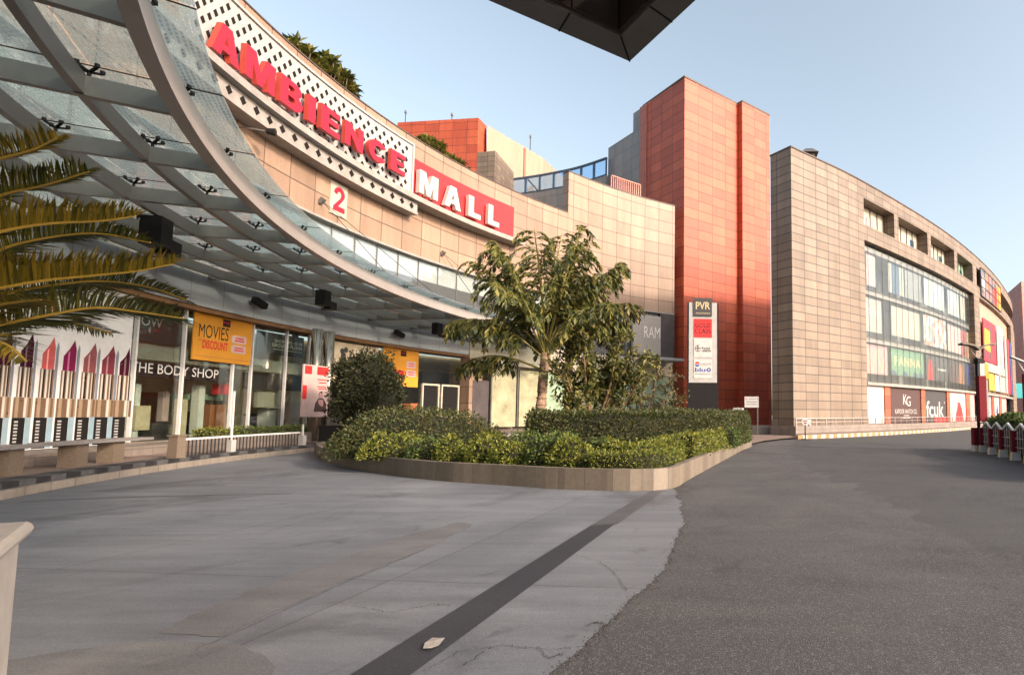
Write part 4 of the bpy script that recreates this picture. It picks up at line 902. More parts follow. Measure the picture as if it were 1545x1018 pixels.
q, _ = A34.px(265, 697); b = A34.P(q, .287, 0); mb = MB(); mb.hexa([(b.x - .15, b.y - .15, .287), (b.x + .15, b.y - .15, .287), (b.x + .15, b.y + .15, .287), (b.x - .15, b.y + .15, .287), (b.x - .13, b.y - .13, .93), (b.x + .13, b.y - .13, .93), (b.x + .13, b.y + .13, .93), (b.x - .13, b.y + .13, .93)]); mb.box(b.x - .16, b.y - .16, .932, b.x + .16, b.y + .16, .98)
tag(mb.build('stone_pillar', M['granite']), 'square brown stone pillar at the left end of the low rail', 'pillar')
q0, q1 = A34.px(274, 690)[0], A34.px(450, 684)[0]
t = thing('low_rail', 'low metal rail with thin upright bars along the pavement edge', 'railing', tuple(A34.P((q0 + q1) / 2, .287, 0)))
mb = MB(); mb.slab(A34, q0, q1, .80, .86, -.03, .03); mb.build('top_rail', M['white'], t)
n = 34
for k in range(n):
    q = q0 + (q1 - q0) * (k + .5) / n; mb = MB(); mb.slab(A34, q - .015, q + .015, .287, .798, -.015, .015); mb.build('bar', M['dark'], t)
# box planter hedge in front of the shop
A36 = Arc(FC, 35.3)
q0, q1 = A36.px(276, 670)[0], A36.px(458, 664)[0]
mb = MB(); mb.slab(A36, q0, q1, .287, .78, -.3, .35, 0, .8); pb = tag(mb.build('planter_box', M['lowstone']), 'long low stone planter box in front of the shop windows', 'planter')
# ---- foliage helpers
def leaf_quad(mb, p, d, up, L, W, m=0, fold=.25):
    d = d.normalized(); s_ = d.cross(up)
    if s_.length < .05: s_ = d.cross(Vector((1, .3, 0)))
    s_.normalize(); n_ = s_.cross(d)
    b = len(mb.v); mid = p + d * L * .5
    mb.v += [tuple(p), tuple(mid + s_ * W / 2 + n_ * W * fold), tuple(p + d * L), tuple(mid - s_ * W / 2 + n_ * W * fold)]
    mb.f.append((b, b + 1, b + 2, b + 3)); mb.uv.append(None); mb.mi.append(m)
def rv(r):
    while 1:
        v = Vector((r.uniform(-1, 1), r.uniform(-1, 1), r.uniform(-1, 1)))
        if .1 < v.length < 1: return v.normalized()
def hedge_path(name, S, q0, q1, z0, z1, hw, m, label, cat='hedge', dens=420, leaf=.075, group=None, seed=1, lump=.12, base=None, rag=.06):
    """clipped hedge along S: rounded box section, leaves all through its shell"""
    r = random.Random(seed); mb = MB(); h = z1 - z0
    def surf(q, a):   # a 0..1 around section front-bottom -> top -> back-bottom
        per = [h, 2 * hw, h]; tot = sum(per); x = a * tot
        k = lump * noise.noise(Vector((q * .9, a * 3, seed * 7.7))) + lump * .5 * noise.noise(Vector((q * 2.7, a * 6, seed)))
        if x < h: d, z, nd, nz = hw, x, 1, 0
        elif x < h + 2 * hw: d, z, nd, nz = hw - (x - h), h, 0, 1
        else: d, z, nd, nz = -hw, h - (x - h - 2 * hw), -1, 0
        rr = .16  # round corners
        if z > h - rr and abs(d) > hw - rr:
            cd = math.copysign(hw - rr, d); cz = h - rr; vx, vz = d - cd, z - cz; l = math.hypot(vx, vz) or 1; d, z = cd + vx / l * rr, cz + vz / l * rr; nd, nz = vx / l, vz / l
        return S.P(q, z0 + max(.0, z + nz * k), d + nd * k), nd, nz
    N = max(4, int((q1 - q0) / .35)); core = MB()
    rows = []
    for j in range(13):
        row = []
        for i in range(N + 1):
            q = q0 + .08 + (q1 - q0 - .16) * i / N; p, nd, nz = surf(q, j / 12); c = S.P(q, z0 + h * .45, 0); row.append(p.lerp(c, .10))
        rows.append(row)
    core.grid(rows)
    for i in (0, N): core.face([rw[i] for rw in rows] if i else [rw[i] for rw in reversed(rows)])
    area = (q1 - q0) * (2 * h + 2 * hw)
    def add(p, nrm):
        d = (nrm + rv(r) * .9).normalized(); L = leaf * r.uniform(.7, 1.4)
        leaf_quad(mb, p - nrm * r.uniform(0, .07) + nrm * (rag * max(0, r.gauss(0, .8))), d, rv(r), L, L * .55)
    for _ in range(int(area * dens)):
        q = r.uniform(q0, q1); a = r.random(); p, nd, nz = surf(q, a); f = S.P(q, 0, 1) - S.P(q, 0, 0)
        add(p, (f * nd + Vector((0, 0, nz))).normalized())
    for e, sg in ((q0, -1), (q1, 1)):
        tq = (S.P(e + .1, 0, 0) - S.P(e, 0, 0)).normalized() * sg
        for _ in range(int(2 * hw * h * dens)):
            p = S.P(e, z0 + r.uniform(0, h), r.uniform(-hw, hw)); add(p - tq * .05 + tq * .1 * r.random(), tq)
    mid = S.P((q0 + q1) / 2, z0, 0)
    t = thing(name, label, cat, tuple(mid), group); mb.build('foliage', m, t); core.build('branches', M['core'], t)
    return t
def bush(name, c, rx, ry, rz, m, label, cat='shrub', n=2500, leaf=.09, group=None, seed=1, lump=.25, full=False):
    """leaf clumps over an uneven dome; c is the base point"""
    r = random.Random(seed); mb = MB(); c = Vector(c)
    def rad(d): return 1 + lump * noise.noise(d * 2.1 + Vector((seed * 3.3, 0, 0))) + lump * .6 * noise.noise(d * 5 + Vector((0, seed, 0)))
    core = MB(); rows = []
    for i in range(9):
        e0 = -1.3 if full else -.15; el = e0 + (PI / 2 - e0) * i / 8; row = []
        for j in range(18):
            az = 2 * PI * j / 18; d = Vector((math.cos(az) * math.cos(el), math.sin(az) * math.cos(el), math.sin(el))); k = rad(d) * .86
            row.append(c + Vector((d.x * rx * k, d.y * ry * k, ((d.z + .1) * rz * k) if full else max(.02, (d.z + .1) * rz * k))))
        rows.append(row)
    core.grid(rows, None, 0, True)
    for _ in range(n):
        d = rv(r); 
        if d.z < -.12 and not full: d.z = -d.z * .6
        d.normalize(); k = rad(d) * r.uniform(.86, 1.06)
        p = c + Vector((d.x * rx * k, d.y * ry * k, ((d.z + .1) * rz * k) if full else max(.03, (d.z + .1) * rz * k)))
        nrm = Vector((d.x / rx, d.y / ry, d.z / rz)).normalized()
        L = leaf * r.uniform(.6, 1.4); leaf_quad(mb, p, (nrm + rv(r) * 1.0), rv(r), L, L * .55)
    t = thing(name, label, cat, tuple(c), group); mb.build('foliage', m, t); core.build('branches', M['core'], t); return t
hedge_path('box_hedge', A36, A36.px(300, 655)[0], A36.px(352, 655)[0] - .1, .70, 1.03, .22, M['hedge_light'], 'short bright green clipped hedge in the box planter, left of the white pole', seed=3, group='hedges in the planter box')
hedge_path('box_hedge', A36, A36.px(352, 655)[0], A36.px(458, 655)[0], .70, 1.05, .22, M['hedge_mid'], 'longer green clipped hedge in the box planter, right of the white pole', seed=4, group='hedges in the planter box')
# dark shrub and railings by the entrance
bs = atY(553, 618, 25.5); 
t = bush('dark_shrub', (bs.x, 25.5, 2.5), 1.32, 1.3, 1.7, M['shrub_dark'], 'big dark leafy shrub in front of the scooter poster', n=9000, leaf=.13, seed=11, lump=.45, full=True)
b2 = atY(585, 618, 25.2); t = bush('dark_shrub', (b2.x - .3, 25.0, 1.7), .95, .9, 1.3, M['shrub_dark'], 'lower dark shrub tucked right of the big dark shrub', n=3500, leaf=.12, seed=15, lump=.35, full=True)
RL = Flat(tuple(atY(498, 620, 27.0))[:2], (1, .18))
q1 = RL.px(572, 620)[0]
t = thing('ramp_railing', 'white railing of upright bars on a dark base by the entrance', 'railing', tuple(RL.P(q1 / 2, .3, 0)))
mb = MB(); mb.slab(RL, -.4, q1 + .4, .0, 1.05, -.25, .1); mb.build('base_wall', M['dark'], t)
for k in range(22):
    if k in (14, 17): continue
    q = q1 * k / 21; mb = MB(); mb.slab(RL, q - .028, q + .028, 1.05, 2.3, -.03, .03); mb.build('bar', M['panelw'], t)
mb = MB(); mb.slab(RL, q1 * .58, q1, 2.3, 2.35, -.03, .03); mb.slab(RL, q1 * .58, q1, 1.6, 1.64, .031, .05); mb.build('rail', M['panelw'], t)
p = atY(612, 610, 27.5); mb = MB(); mb.box(p.x - .25, 27.3, .0, p.x + .35, 27.8, 2.0); mb.box(p.x - .3, 27.25, 2.003, p.x + .4, 27.85, 2.1); tag(mb.build('orange_bin', mat('terracotta', (.42, .12, .05), .6)), 'square terracotta box by the entrance behind the round hedge', 'box')

# ================================================================== PLANTED ISLAND
isle = thing('island_planter', 'raised kidney shaped planter with a beige stone wall in the driveway', 'planter', (-3, 16, 0))
mb = MB(); n = len(isl); u = 0
cen = Vector((-4.5, 20))
inner = []
for i in range(n):
    a = Vector(isl[i - 1]); b = Vector(isl[(i + 1) % n]); tt = (b - a).normalized(); nn = Vector((-tt.y, tt.x)); p = Vector(isl[i])
    if (p + nn * .1 - cen).length > (p - cen).length: nn = -nn
    inner.append(p + nn * .16)
us = [0]
for i in range(n): us.append(us[-1] + (Vector(isl[(i + 1) % n]) - Vector(isl[i])).length)
H = .45
for i in range(n):
    j = (i + 1) % n; a, b, c, d = isl[i], isl[j], inner[j], inner[i]
    mb.face([(*a, 0), (*b, 0), (*b, H), (*a, H)], [(us[i], 0), (us[i + 1], 0), (us[i + 1], H), (us[i], H)])
    mb.face([(*a, H), (*b, H), (*c, H), (*d, H)], [(us[i], .5), (us[i + 1], .5), (us[i + 1], .6), (us[i], .6)])
    mb.face([(*d, H), (*c, H), (*c, .2), (*d, .2)], [(us[i], .5), (us[i + 1], .5), (us[i + 1], .6), (us[i], .6)])
mb.build('stone_wall', M['planter'], isle)
mb = MB(); mb.face([(p.x, p.y, .36) for p in inner]); mb.build('soil', M['soil'], isle)
# hedges: back clipped hedge
BH = Path([(-5.3, 16.2), (-3.2, 16.7), (-1.6, 18.2), (-.3, 20.8), (.55, 24.0), (.9, 26.6)])
hedge_path('clipped_hedge', BH, .0, BH.l[-1], .36, 1.62, .62, M['hedge_dark'], 'tall dark green clipped hedge below the palms', dens=800, leaf=.075, seed=21, lump=.16)
FH = Path([(-2.75, 12.9), (-2.0, 12.75), (-1.45, 12.95), (-1.2, 13.6), (-1.05, 14.6)])
hedge_path('lime_hedge', FH, 0, FH.l[-1], .36, .75, .26, M['hedge_light'], 'low yellow green clipped hedge at the front corner of the island', dens=1300, leaf=.05, seed=22, lump=.08, rag=.03)
FH2 = Path([(-2.7, 13.9), (-1.9, 13.9), (-1.1, 15.6)])
hedge_path('lime_hedge', FH2, 0, FH2.l[-1], .36, .88, .26, M['hedge_light'], 'loose yellow green hedge row behind the low front corner hedge', dens=800, leaf=.07, seed=23, lump=.15)
FH3 = Path([(-.85, 15.6), (-.35, 18.2), (.1, 20.4)])
hedge_path('lime_hedge', FH3, 0, FH3.l[-1], .36, .98, .3, M['hedge_light'], 'yellow green hedge along the road side of the island', dens=700, leaf=.07, seed=24, lump=.18)
FH4 = Path([(.35, 21.0), (.75, 23.4), (1.35, 26.6), (1.2, 27.8)])
hedge_path('green_hedge', FH4, 0, FH4.l[-1], .36, .92, .28, M['hedge_mid'], 'green hedge at the far right tip of the island', dens=500, leaf=.08, seed=25, lump=.15)
# dome hedge and clumps
t = bush('round_hedge', (-9.55, 18.3, .3), 2.45, 2.4, 1.32, M['hedge_dark'], 'big rounded brown green hedge on the left of the island', n=11000, leaf=.085, seed=31, lump=.10)
spec = [(-11.0, 18.35, .62, 1.0, 'hedge_mid', 'green clump at the left end of the island beside the rail', 2200), (-9.75, 16.85, .42, .68, 'hedge_mid', 'dark green clump with pale stones under the round hedge', 1300), (-8.9, 16.0, .95, .9, 'hedge_light', 'wide lime green clump at the foot of the round hedge', 2600), (-7.6, 15.0, .5, .8, 'hedge_mid', 'small green clump right of the wide lime clump', 1200), (-6.75, 14.45, .36, .85, 'hedge_light', 'tall narrow lime clump near the middle of the wall', 1100), (-5.75, 14.0, .34, .82, 'hedge_light', 'small lime clump just right of the dark gap', 1000), (-6.3, 15.9, .6, .95, 'hedge_light', 'lime clump set back below the cream frosted panel', 1500), (-4.95, 13.75, .52, .7, 'hedge_light', 'squat yellow green clump below the first palm', 1500), (-5.0, 15.1, .7, 1.0, 'hedge_mid', 'leafy dark green clump behind the squat yellow clump', 2000), (-4.1, 13.55, .42, .88, 'hedge_mid', 'ragged green clump between two lime clumps', 1400), (-3.45, 13.35, .5, .9, 'hedge_light', 'bright lime clump left of the low clipped hedge', 1800), (-4.0, 14.6, .6, 1.0, 'hedge_mid', 'green clump filling the gap before the tall hedge', 1700), (-2.9, 14.3, .4, .85, 'hedge_mid', 'small dark clump behind the bright lime clump', 1200)]
for i, (x, y, r_, h, m, l, n) in enumerate(spec):
    bush('leafy_clump', (x, y, .34), r_ * 1.05, r_ * .9, h * .70, M[m], l, n=n, leaf=.075, seed=40 + i, lump=.22, group='leafy clumps along the island wall')
mb = MB(); rr = random.Random(5)
c0 = Vector((-9.95, 16.55, .32))
for k, (dx, dz, s_) in enumerate([(0, .2, .26), (.45, .15, .2), (-.3, .12, .2)]):
    mb = MB(); rows = []
    for i in range(6):
        row = []
        for j in range(9):
            el = -PI / 2 + PI * i / 5; az = 2 * PI * j / 9; d = Vector((math.cos(az) * math.cos(el), math.sin(az) * math.cos(el), math.sin(el))); q_ = s_ * (1 + .35 * noise.noise(d * 1.7 + Vector((k * 5, 0, 0)))); row.append(c0 + Vector((dx, 0, dz)) + Vector((d.x * q_ * 1.3, d.y * q_, d.z * q_)))
        rows.append(row)
    mb.grid(rows, None, 0, True); tag(mb.build('boulder', M['granite_top']), ['largest pale boulder under the left clumps of the island', 'pale boulder right of the largest one', 'pale boulder left of the largest one'][k], 'boulder', 'boulders in the island')

# ---- fishtail palms
def frond_mesh(r, base, az, el, L, droop, leaf, npin, pinlen, dens=12, wild=.32):
    """one frond: arching stalk, side pinnae, ragged wedge leaflets hanging from them"""
    mb = MB(); pts = []; N = 12; p = Vector(base); d = Vector((math.cos(az) * math.cos(el), math.sin(az) * math.cos(el), math.sin(el)))
    for i in range(N + 1):
        pts.append(p.copy()); d = (d + Vector((0, 0, -droop * (i / N) / N * 2.2))).normalized(); p = p + d * (L / N)
    mb.tube(pts, [.035 * (1 - .75 * i / N) + .006 for i in range(N + 1)], 5, 0)
    for k in range(npin):
        t = .28 + .72 * (k + .5) / npin; i = min(int(t * N), N - 1); b = pts[i].lerp(pts[i + 1], t * N - i); tg = (pts[i + 1] - pts[i]).normalized()
        sd = tg.cross(Vector((0, 0, 1))); sd = sd.normalized() if sd.length > .05 else Vector((1, 0, 0))
        for sg in (-1, 1):
            pl = pinlen * (1 - .55 * abs(t - .5) * 1.6) * r.uniform(.75, 1.15)
            pd = (sd * sg * r.uniform(.7, 1.0) + tg * r.uniform(.4, .8) + Vector((0, 0, r.uniform(-.1, .45)))).normalized(); q = b.copy(); pp = [q.copy()]
            for j in range(dens):
                pd = (pd + Vector((0, 0, -.16))).normalized(); q = q + pd * pl / dens; pp.append(q.copy())
                for s2 in (-1, 1):
                    sx = pd.cross(Vector((0, 0, 1))); sx = sx.normalized() if sx.length > .05 else sd
                    ld = (pd * .8 + sx * s2 * .65 + Vector((0, 0, -.55)) + rv(r) * wild).normalized(); ll = leaf * r.uniform(.6, 1.35)
                    leaf_quad(mb, q, ld, rv(r), ll, ll * .30, 1, .12)
            mb.tube(pp[::2] + [pp[-1]], .008, 3, 0, False)
            leaf_quad(mb, q, pd + Vector((0, 0, -.3)), rv(r), leaf * 1.3, leaf * .6, 1, .1)
    return mb
def palm(name, base, h, r0, r1, fr_, leafm, label, cat='tree', lean=(0, 0), seed=1, group=None):
    r = random.Random(seed); base = Vector(base); t = thing(name, label, cat, tuple(base), group)
    mb = MB(); pts = [base + Vector((lean[0] * (i / 8) ** 1.5, lean[1] * (i / 8), h * i / 8)) for i in range(9)]
    mb.tube(pts, [r0 * (1.25 if i == 0 else 1) + (r1 - r0) * i / 8 for i in range(9)], 12, 0)
    for k in range(1, int(h / .22)):
        z = k / (h / .22); q = base + Vector((lean[0] * z ** 1.5, lean[1] * z, h * z)); rr_ = (r0 + (r1 - r0) * z) + .012
        mb.tube([q - Vector((0, 0, .018)), q + Vector((.0, 0, .018))], rr_, 12, 0)
    mb.build('trunk', M['bark'], t, True)
    top = pts[-1]
    for (az, el, L, dr, zoff, leaf, npin, pin) in fr_:
        zz = min(1, (h + zoff) / h); bq = base + Vector((lean[0] * zz ** 1.5, lean[1] * zz, h + zoff))
        frond_mesh(r, bq, math.radians(az), math.radians(el), L, dr, leaf, npin, pin).build('frond', [M['gstalk'], leafm], t)
    return t
b1 = atY(814, 622, 18.6)
palm('fishtail_palm', (b1.x, 18.6, .36), 3.25, .19, .145, [
    (80, 78, 4.3, .35, .2, .215, 14, 1.15), (-90, 72, 3.9, .5, .1, .215, 14, 1.15), (170, 60, 4.2, .75, 0, .215, 14, 1.1), (10, 62, 4.0, .8, 0, .215, 14, 1.15),
    (150, 45, 3.4, 1.1, -.1, .215, 13, 1.0), (35, 45, 3.4, 1.1, -.2, .215, 13, 1.05), (-150, 40, 3.2, 1.1, -.2, .215, 13, 1.0), (-30, 48, 3.5, 1.0, -.3, .215, 13, 1.05),
    (120, 72, 4.1, .5, .1, .215, 14, 1.1), (-130, 66, 3.7, .7, 0, .215, 13, 1.1),
    (172, 24, 3.1, 1.0, -.6, .27, 8, .8), (45, 74, 4.2, .4, .1, .215, 14, 1.15), (70, 60, 3.9, .8, 0, .215, 13, 1.15), (140, 60, 3.8, .85, 0, .215, 13, 1.1), (-45, 64, 3.8, .75, 0, .215, 13, 1.15), (200, 70, 3.9, .6, .1, .215, 14, 1.1), (-110, 52, 3.4, 1.0, -.1, .215, 13, 1.05), (95, 40, 3.2, 1.1, -.2, .215, 12, 1.0), (-10, 76, 4.3, .45, .1, .215, 14, 1.15)], M['fish'],
    'tallest fishtail palm with a thick pale trunk, first from the left', seed=51, lean=(.15, 0), group='trees on the island')
b2 = atY(857, 622, 20.2)
palm('fishtail_palm', (b2.x, 20.2, .36), 3.7, .17, .15, [
    (90, 70, 3.2, .6, .1, .30, 8, 1.0), (-5, 66, 3.6, .7, 0, .30, 8, 1.0), (-60, 60, 3.0, .9, 0, .30, 8, 1.0), (25, 52, 3.2, 1.0, -.1, .30, 8, 1.0), (-20, 50, 3.0, 1.0, -.2, .215, 13, .95), (160, 55, 2.8, 1., 0, .215, 12, .9), (60, 68, 3.4, .6, 0, .215, 13, 1.0)], M['fish_b'],
    'second fishtail palm with an orange brown trunk, right of the tallest', seed=52, group='trees on the island')
def bushtree(name, base, stems, leafm, label, seed, leaf=.16, n=60, group=None, stemr=.05, first=4):
    """several thin limbs from one foot, twigs and leaf clumps along them"""
    r = random.Random(seed); base = Vector(base); t = thing(name, label, 'tree', tuple(base), group); tr = MB(); lf = MB()
    for (az, el, L) in stems:
        d = Vector((math.cos(az) * math.cos(el), math.sin(az) * math.cos(el), math.sin(el))); p = base.copy(); pts = [p.copy()]
        for i in range(9):
            d = (d + rv(r) * .13 + Vector((0, 0, .02))).normalized(); p = p + d * L / 9; pts.append(p.copy())
        tr.tube(pts, [stemr * (1 - .085 * i) for i in range(10)], 6)
        for i in range(first, 10):
            for _ in range(5):
                td = (d * .4 + rv(r)).normalized(); tl = r.uniform(.25, .6) * (1 if i < 9 else 1.2); e = pts[i] + td * tl; tr.tube([pts[i], e], [.012, .005], 3, 0, False)
                for _ in range(n // 8):
                    c = pts[i].lerp(e, r.uniform(.2, 1.1)) + rv(r) * .06; l = leaf * r.uniform(.6, 1.3); leaf_quad(lf, c, td * .5 + rv(r) + Vector((0, 0, -.3)), rv(r), l, l * .42, 0, .15)
    tr.build('trunk', M['stem_brown'], t); lf.build('crown', leafm, t); return t
b3 = atY(895, 622, 19.8); rr = random.Random(8)
bushtree('leafy_tree', (b3.x, 19.8, .36), [(rr.uniform(0, 6.28), rr.uniform(1.12, 1.5), rr.uniform(2.9, 4.4)) for _ in range(13)] + [(.2, .95, 3.6), (.1, 1.1, 4.0)], M['fish'], 'dense olive leafed tree on short forked stems, third from the left', 61, .18, 150, 'trees on the island', .07, 5)
b4 = atY(969, 622, 21.0)
bushtree('leafy_tree', (b4.x, 21.0, .36), [(.1, .95, 2.7), (.5, 1.15, 2.9), (2.8, 1.05, 2.8), (2.2, 1.3, 3.0), (3.4, .9, 2.2), (-.4, .72, 2.4), (1.3, 1.35, 2.7)], M['fish_b'], 'airy small tree with reddish tips nearest the tall sign totem', 62, .14, 90, 'trees on the island', .045)

# ================================================================== FEATHER PALM AT THE LEFT
pr = random.Random(77)
pp0 = Vector((-8.9, 5.6, .3)); pal = thing('feather_palm', 'golden green feather palm reaching in from the left edge', 'palm', tuple(pp0))
mb = MB(); mb.tube([pp0, pp0 + Vector((.05, 0, 1.2)), pp0 + Vector((.1, 0, 2.3))], [.32, .27, .25], 12); mb.build('trunk', M['bark'], pal)
def feather(pix, Y0, Y1, m, up=1., ll=.5, both=.45, twist=0., n=120):
    P = [atY(x, y, Y0 + (Y1 - Y0) * i / (len(pix) - 1)) for i, (x, y) in enumerate(pix)]
    root = pp0 + Vector((.1, 0, 2.4)); P = [root, root.lerp(P[0], .5) + Vector((0, 0, .12))] + P
    pth = []
    q = [2 * P[0] - P[1]] + P + [2 * P[-1] - P[-2]]
    for i in range(1, len(q) - 2):
        for k in range(16):
            t = k / 16; a, b, c, d = q[i - 1], q[i], q[i + 1], q[i + 2]; pth.append(.5 * ((2 * b) + (c - a) * t + (2 * a - 5 * b + 4 * c - d) * t * t + (3 * b - a - 3 * c + d) * t ** 3))
    pth.append(P[-1]); mb = MB(); M_ = len(pth)
    mb.tube(pth, [.022 * (1 - .8 * i / M_) + .003 for i in range(M_)], 5, 0)
    cum = [0]
    for i in range(1, M_): cum.append(cum[-1] + (pth[i] - pth[i - 1]).length)
    tot = cum[-1]; k = 0; s_ = tot * .2; step = tot * .8 / (n * 1.3)
    while s_ < tot:
        while k < M_ - 2 and cum[k + 1] < s_: k += 1
        b = pth[k].lerp(pth[k + 1], (s_ - cum[k]) / (cum[k + 1] - cum[k] + 1e-6)); tg = (pth[k + 1] - pth[k]).normalized()
        sd = tg.cross(Vector((0, 0, 1))).normalized(); u = sd.cross(tg).normalized(); f = s_ / tot
        l = ll * (1 - .55 * max(0, f - .55) / .45 - .0) * pr.uniform(.85, 1.08) * (1 if f < .97 else .6)
        for sg in (1, -1):
            lift = up * (.75 if sg > 0 else both)
            d0 = (tg * pr.uniform(.55, .85) + u * lift * pr.uniform(.85, 1.15) + sd * sg * pr.uniform(.5, .8)).normalized(); mid = b + d0 * l * .55; d1 = (d0 + Vector((0, 0, -pr.uniform(.1, .55))) + tg * .15 + rv(pr) * .08).normalized(); tip = mid + d1 * l * .45
            wv = (d0.cross(u).normalized() * .0085 + u * .003) * pr.uniform(.7, 1.15)
            bb_ = len(mb.v); mb.v += [tuple(b - wv * .6), tuple(b + wv * .6), tuple(mid + wv), tuple(mid - wv), tuple(tip)]
            mb.f += [(bb_, bb_ + 1, bb_ + 2, bb_ + 3), (bb_ + 3, bb_ + 2, bb_ + 4)]; mb.uv += [None, None]; mb.mi += [1, 1]
        s_ += step
    mb.build('frond', [M['stalk'], m], pal)
feather([(-60, 262), (0, 240), (50, 226), (86, 208)], 5.2, 5.0, M['frond'], 1.0, .42, .6, n=110)
feather([(-60, 322), (0, 295), (69, 279), (134, 259)], 5.6, 5.6, M['frond_d'], 1.0, .46, .5, n=120)
feather([(-60, 372), (0, 350), (69, 338), (155, 333), (205, 326)], 5.0, 5.2, M['frond'], 1.0, .5, .7, n=170)
feather([(-40, 392), (34, 366), (138, 352), (227, 366)], 6.0, 6.2, M['frond_d'], .8, .5, .2, n=140)
feather([(-60, 452), (0, 435), (69, 423), (138, 416), (206, 409), (262, 398)], 5.3, 5.6, M['frond'], 1.0, .52, .7, n=190)
feather([(-30, 445), (86, 429), (155, 424), (224, 433), (281, 452)], 5.9, 6.2, M['frond_d'], .7, .5, -.1, n=150)
feather([(-60, 508), (0, 490), (69, 476), (144, 464), (206, 470), (276, 480)], 5.1, 5.4, M['frond_d'], .9, .5, -.15, n=180)
feather([(-40, 500), (30, 492), (100, 487), (168, 502)], 5.6, 5.7, M['frond_d'], -.35, .38, -.6, n=110)
feather([(-60, 480), (-10, 462), (30, 455), (62, 452)], 5.0, 4.8, M['frond'], .3, .5, -.3, n=90)
feather([(-60, 520), (-20, 512), (14, 522), (40, 545)], 4.9, 4.8, M['frond'], -.2, .4, -.5, n=80)

# pale stone wall at the lower left corner
wp = atH(20, 1012, 0); t = thing('stone_parapet', 'pale stone parapet block with a rounded cap at the lower left corner', 'parapet', (-4.2, 2.6, 0))
mb = MB(); mb.hexa([(-2.9, 2.1, 0), (-4.34, 3.58, 0), (-5.3, 2.9, 0), (-4.0, 1.5, 0), (-2.9, 2.1, .85), (-4.34, 3.58, .85), (-5.3, 2.9, .85), (-4.0, 1.5, .85)]); mb.build('wall', M['marble'], t)
mb = MB(); mb.tube([(-2.84, 2.06, .89), (-4.30, 3.56, .89)], .045, 10); mb.hexa([(-2.88, 2.08, .851), (-4.33, 3.58, .851), (-5.32, 2.92, .851), (-4.0, 1.48, .851), (-2.88, 2.08, .93), (-4.33, 3.58, .93), (-5.32, 2.92, .93), (-4.0, 1.48, .93)]); mb.build('cap', M['marble'], t)

# ================================================================== RED TOWER
TZ = 35.1 + EYE
sA = TL.px(967, 400)[0]; sB = TF.px(1115.5, 400)[0]; sC, z2 = TF.px(1161, 175, .7); sB2 = TF.px(1120.5, 400, .7)[0]
print('tower', sA, sB, sC, z2)
tow = thing('red_tower', 'tall red stone tower with one sunlit and one shaded face', 'tower', (TC.x, TC.y, 0))
def fp(S, q, d=0): p = S.P(q, 0, d); return (p.x, p.y)
mb = MB(); L_ = sA
a, b, c, d = fp(TL, sA), fp(TF, 0), fp(TF, sB), None
back = Vector(a) + (Vector(c) - Vector(b)); mb.prism([a, b, c, tuple(back)], 0, TZ, 0, -L_); mb.build('wall', M['red'], tow)
mb = MB(); p1 = fp(TF, sB2, .7); p2 = fp(TF, sC, .7); p3 = fp(TF, sC, -4); p4 = fp(TF, sB2, -4); mb.prism([p1, p2, p3, p4], 0, z2, 0, sB2); mb.build('side_slab', M['red'], tow)
mb = MB(); mb.prism([fp(TF, sB - .01, -.6), fp(TF, sB2 + .01, -.6), fp(TF, sB2 + .01, -3), fp(TF, sB - .01, -3)], 0, TZ - .8); mb.build('slot', M['coping'], tow)
mb = MB(); mb.prism([fp(TL, sA), (TC.x - .0, TC.y - .12), fp(TF, sB, .0), tuple(back)], TZ, TZ + .18); mb.prism([fp(TF, sB2, .75), fp(TF, sC + .05, .75), p3, p4], z2, z2 + .18); mb.build('coping', M['coping'], tow)

# grey stair wall behind, rust joint, and blue railing bridge
sG0 = sA + .02; sG1 = TL.px(952, 200)[0]; sG2 = TL.px(914.5, 240)[0]
zG1 = TL.px(958, 166)[1]; zG2a = TL.px(952, 198)[1]
gw = thing('stair_wall', 'stepped grey stone wall behind the shaded side of the red tower', 'wall', fp(TL, sG1) + (0,))
mb = MB()
def tl_prism(s0, s1, z0, z1, th=1.0, off=.3):
    p0 = TL.P(s0, 0, -off); p1 = TL.P(s1, 0, -off); p2 = TL.P(s1, 0, -off - th); p3 = TL.P(s0, 0, -off - th); mb.prism([(p1.x, p1.y), (p0.x, p0.y), (p3.x, p3.y), (p2.x, p2.y)], z0, z1, 0, s0)
tl_prism(sG0, sG1, 14, zG1); tl_prism(sG1 + .01, sG2, 14, zG2a); mb.build('wall', M['grey'], gw)
mb = MB(); tl_prism(sA - .9, sA + .4, 14, TL.px(966, 160)[1] - .3, .5, -.12); mb.build('rust_joint', M['plum'], gw)
HB = 33.2
rp = [atH(915, 237, HB), atH(886, 247, HB), atH(857, 255, HB), (atH(803, 265, HB)), atH(750, 272, HB)]
RB = Path([(p.x, p.y) for p in reversed(rp)])
rt = thing('rooftop_bridge', 'curved rooftop walkway with blue steel and glass railing over a grey wall', 'walkway', tuple(RB.P(RB.l[-1] / 2, 28, 0)))
zb = HB - 2.3
mb = MB(); mb.slab(RB, 0, RB.l[-1], zb - 6, zb, -.5, 0, 0, 1); mb.build('wall', M['grey'], rt)
mb = MB(); mb.slab(RB, 0, RB.l[-1], HB - .22, HB, -.2, .05, 0, 1); mb.slab(RB, 0, RB.l[-1], zb + .01, zb + .14, -.2, .05, 0, 1)
n = 8
for k in range(n + 1):
    q = RB.l[-1] * k / n; mb.slab(RB, max(0, q - .12), min(q + .12, RB.l[-1]), zb + .15, HB - .23, -.15, .04)
for k in (0, 2, 5):
    q = RB.l[-1] * (k + .05) / n; a = RB.P(q + .2, HB - .4, -.05); b = RB.P(q + RB.l[-1] / n * .8, zb + .2, -.05); mb.bar(a, b, .16, .16)
mb.build('railing', M['bluesteel'], rt)
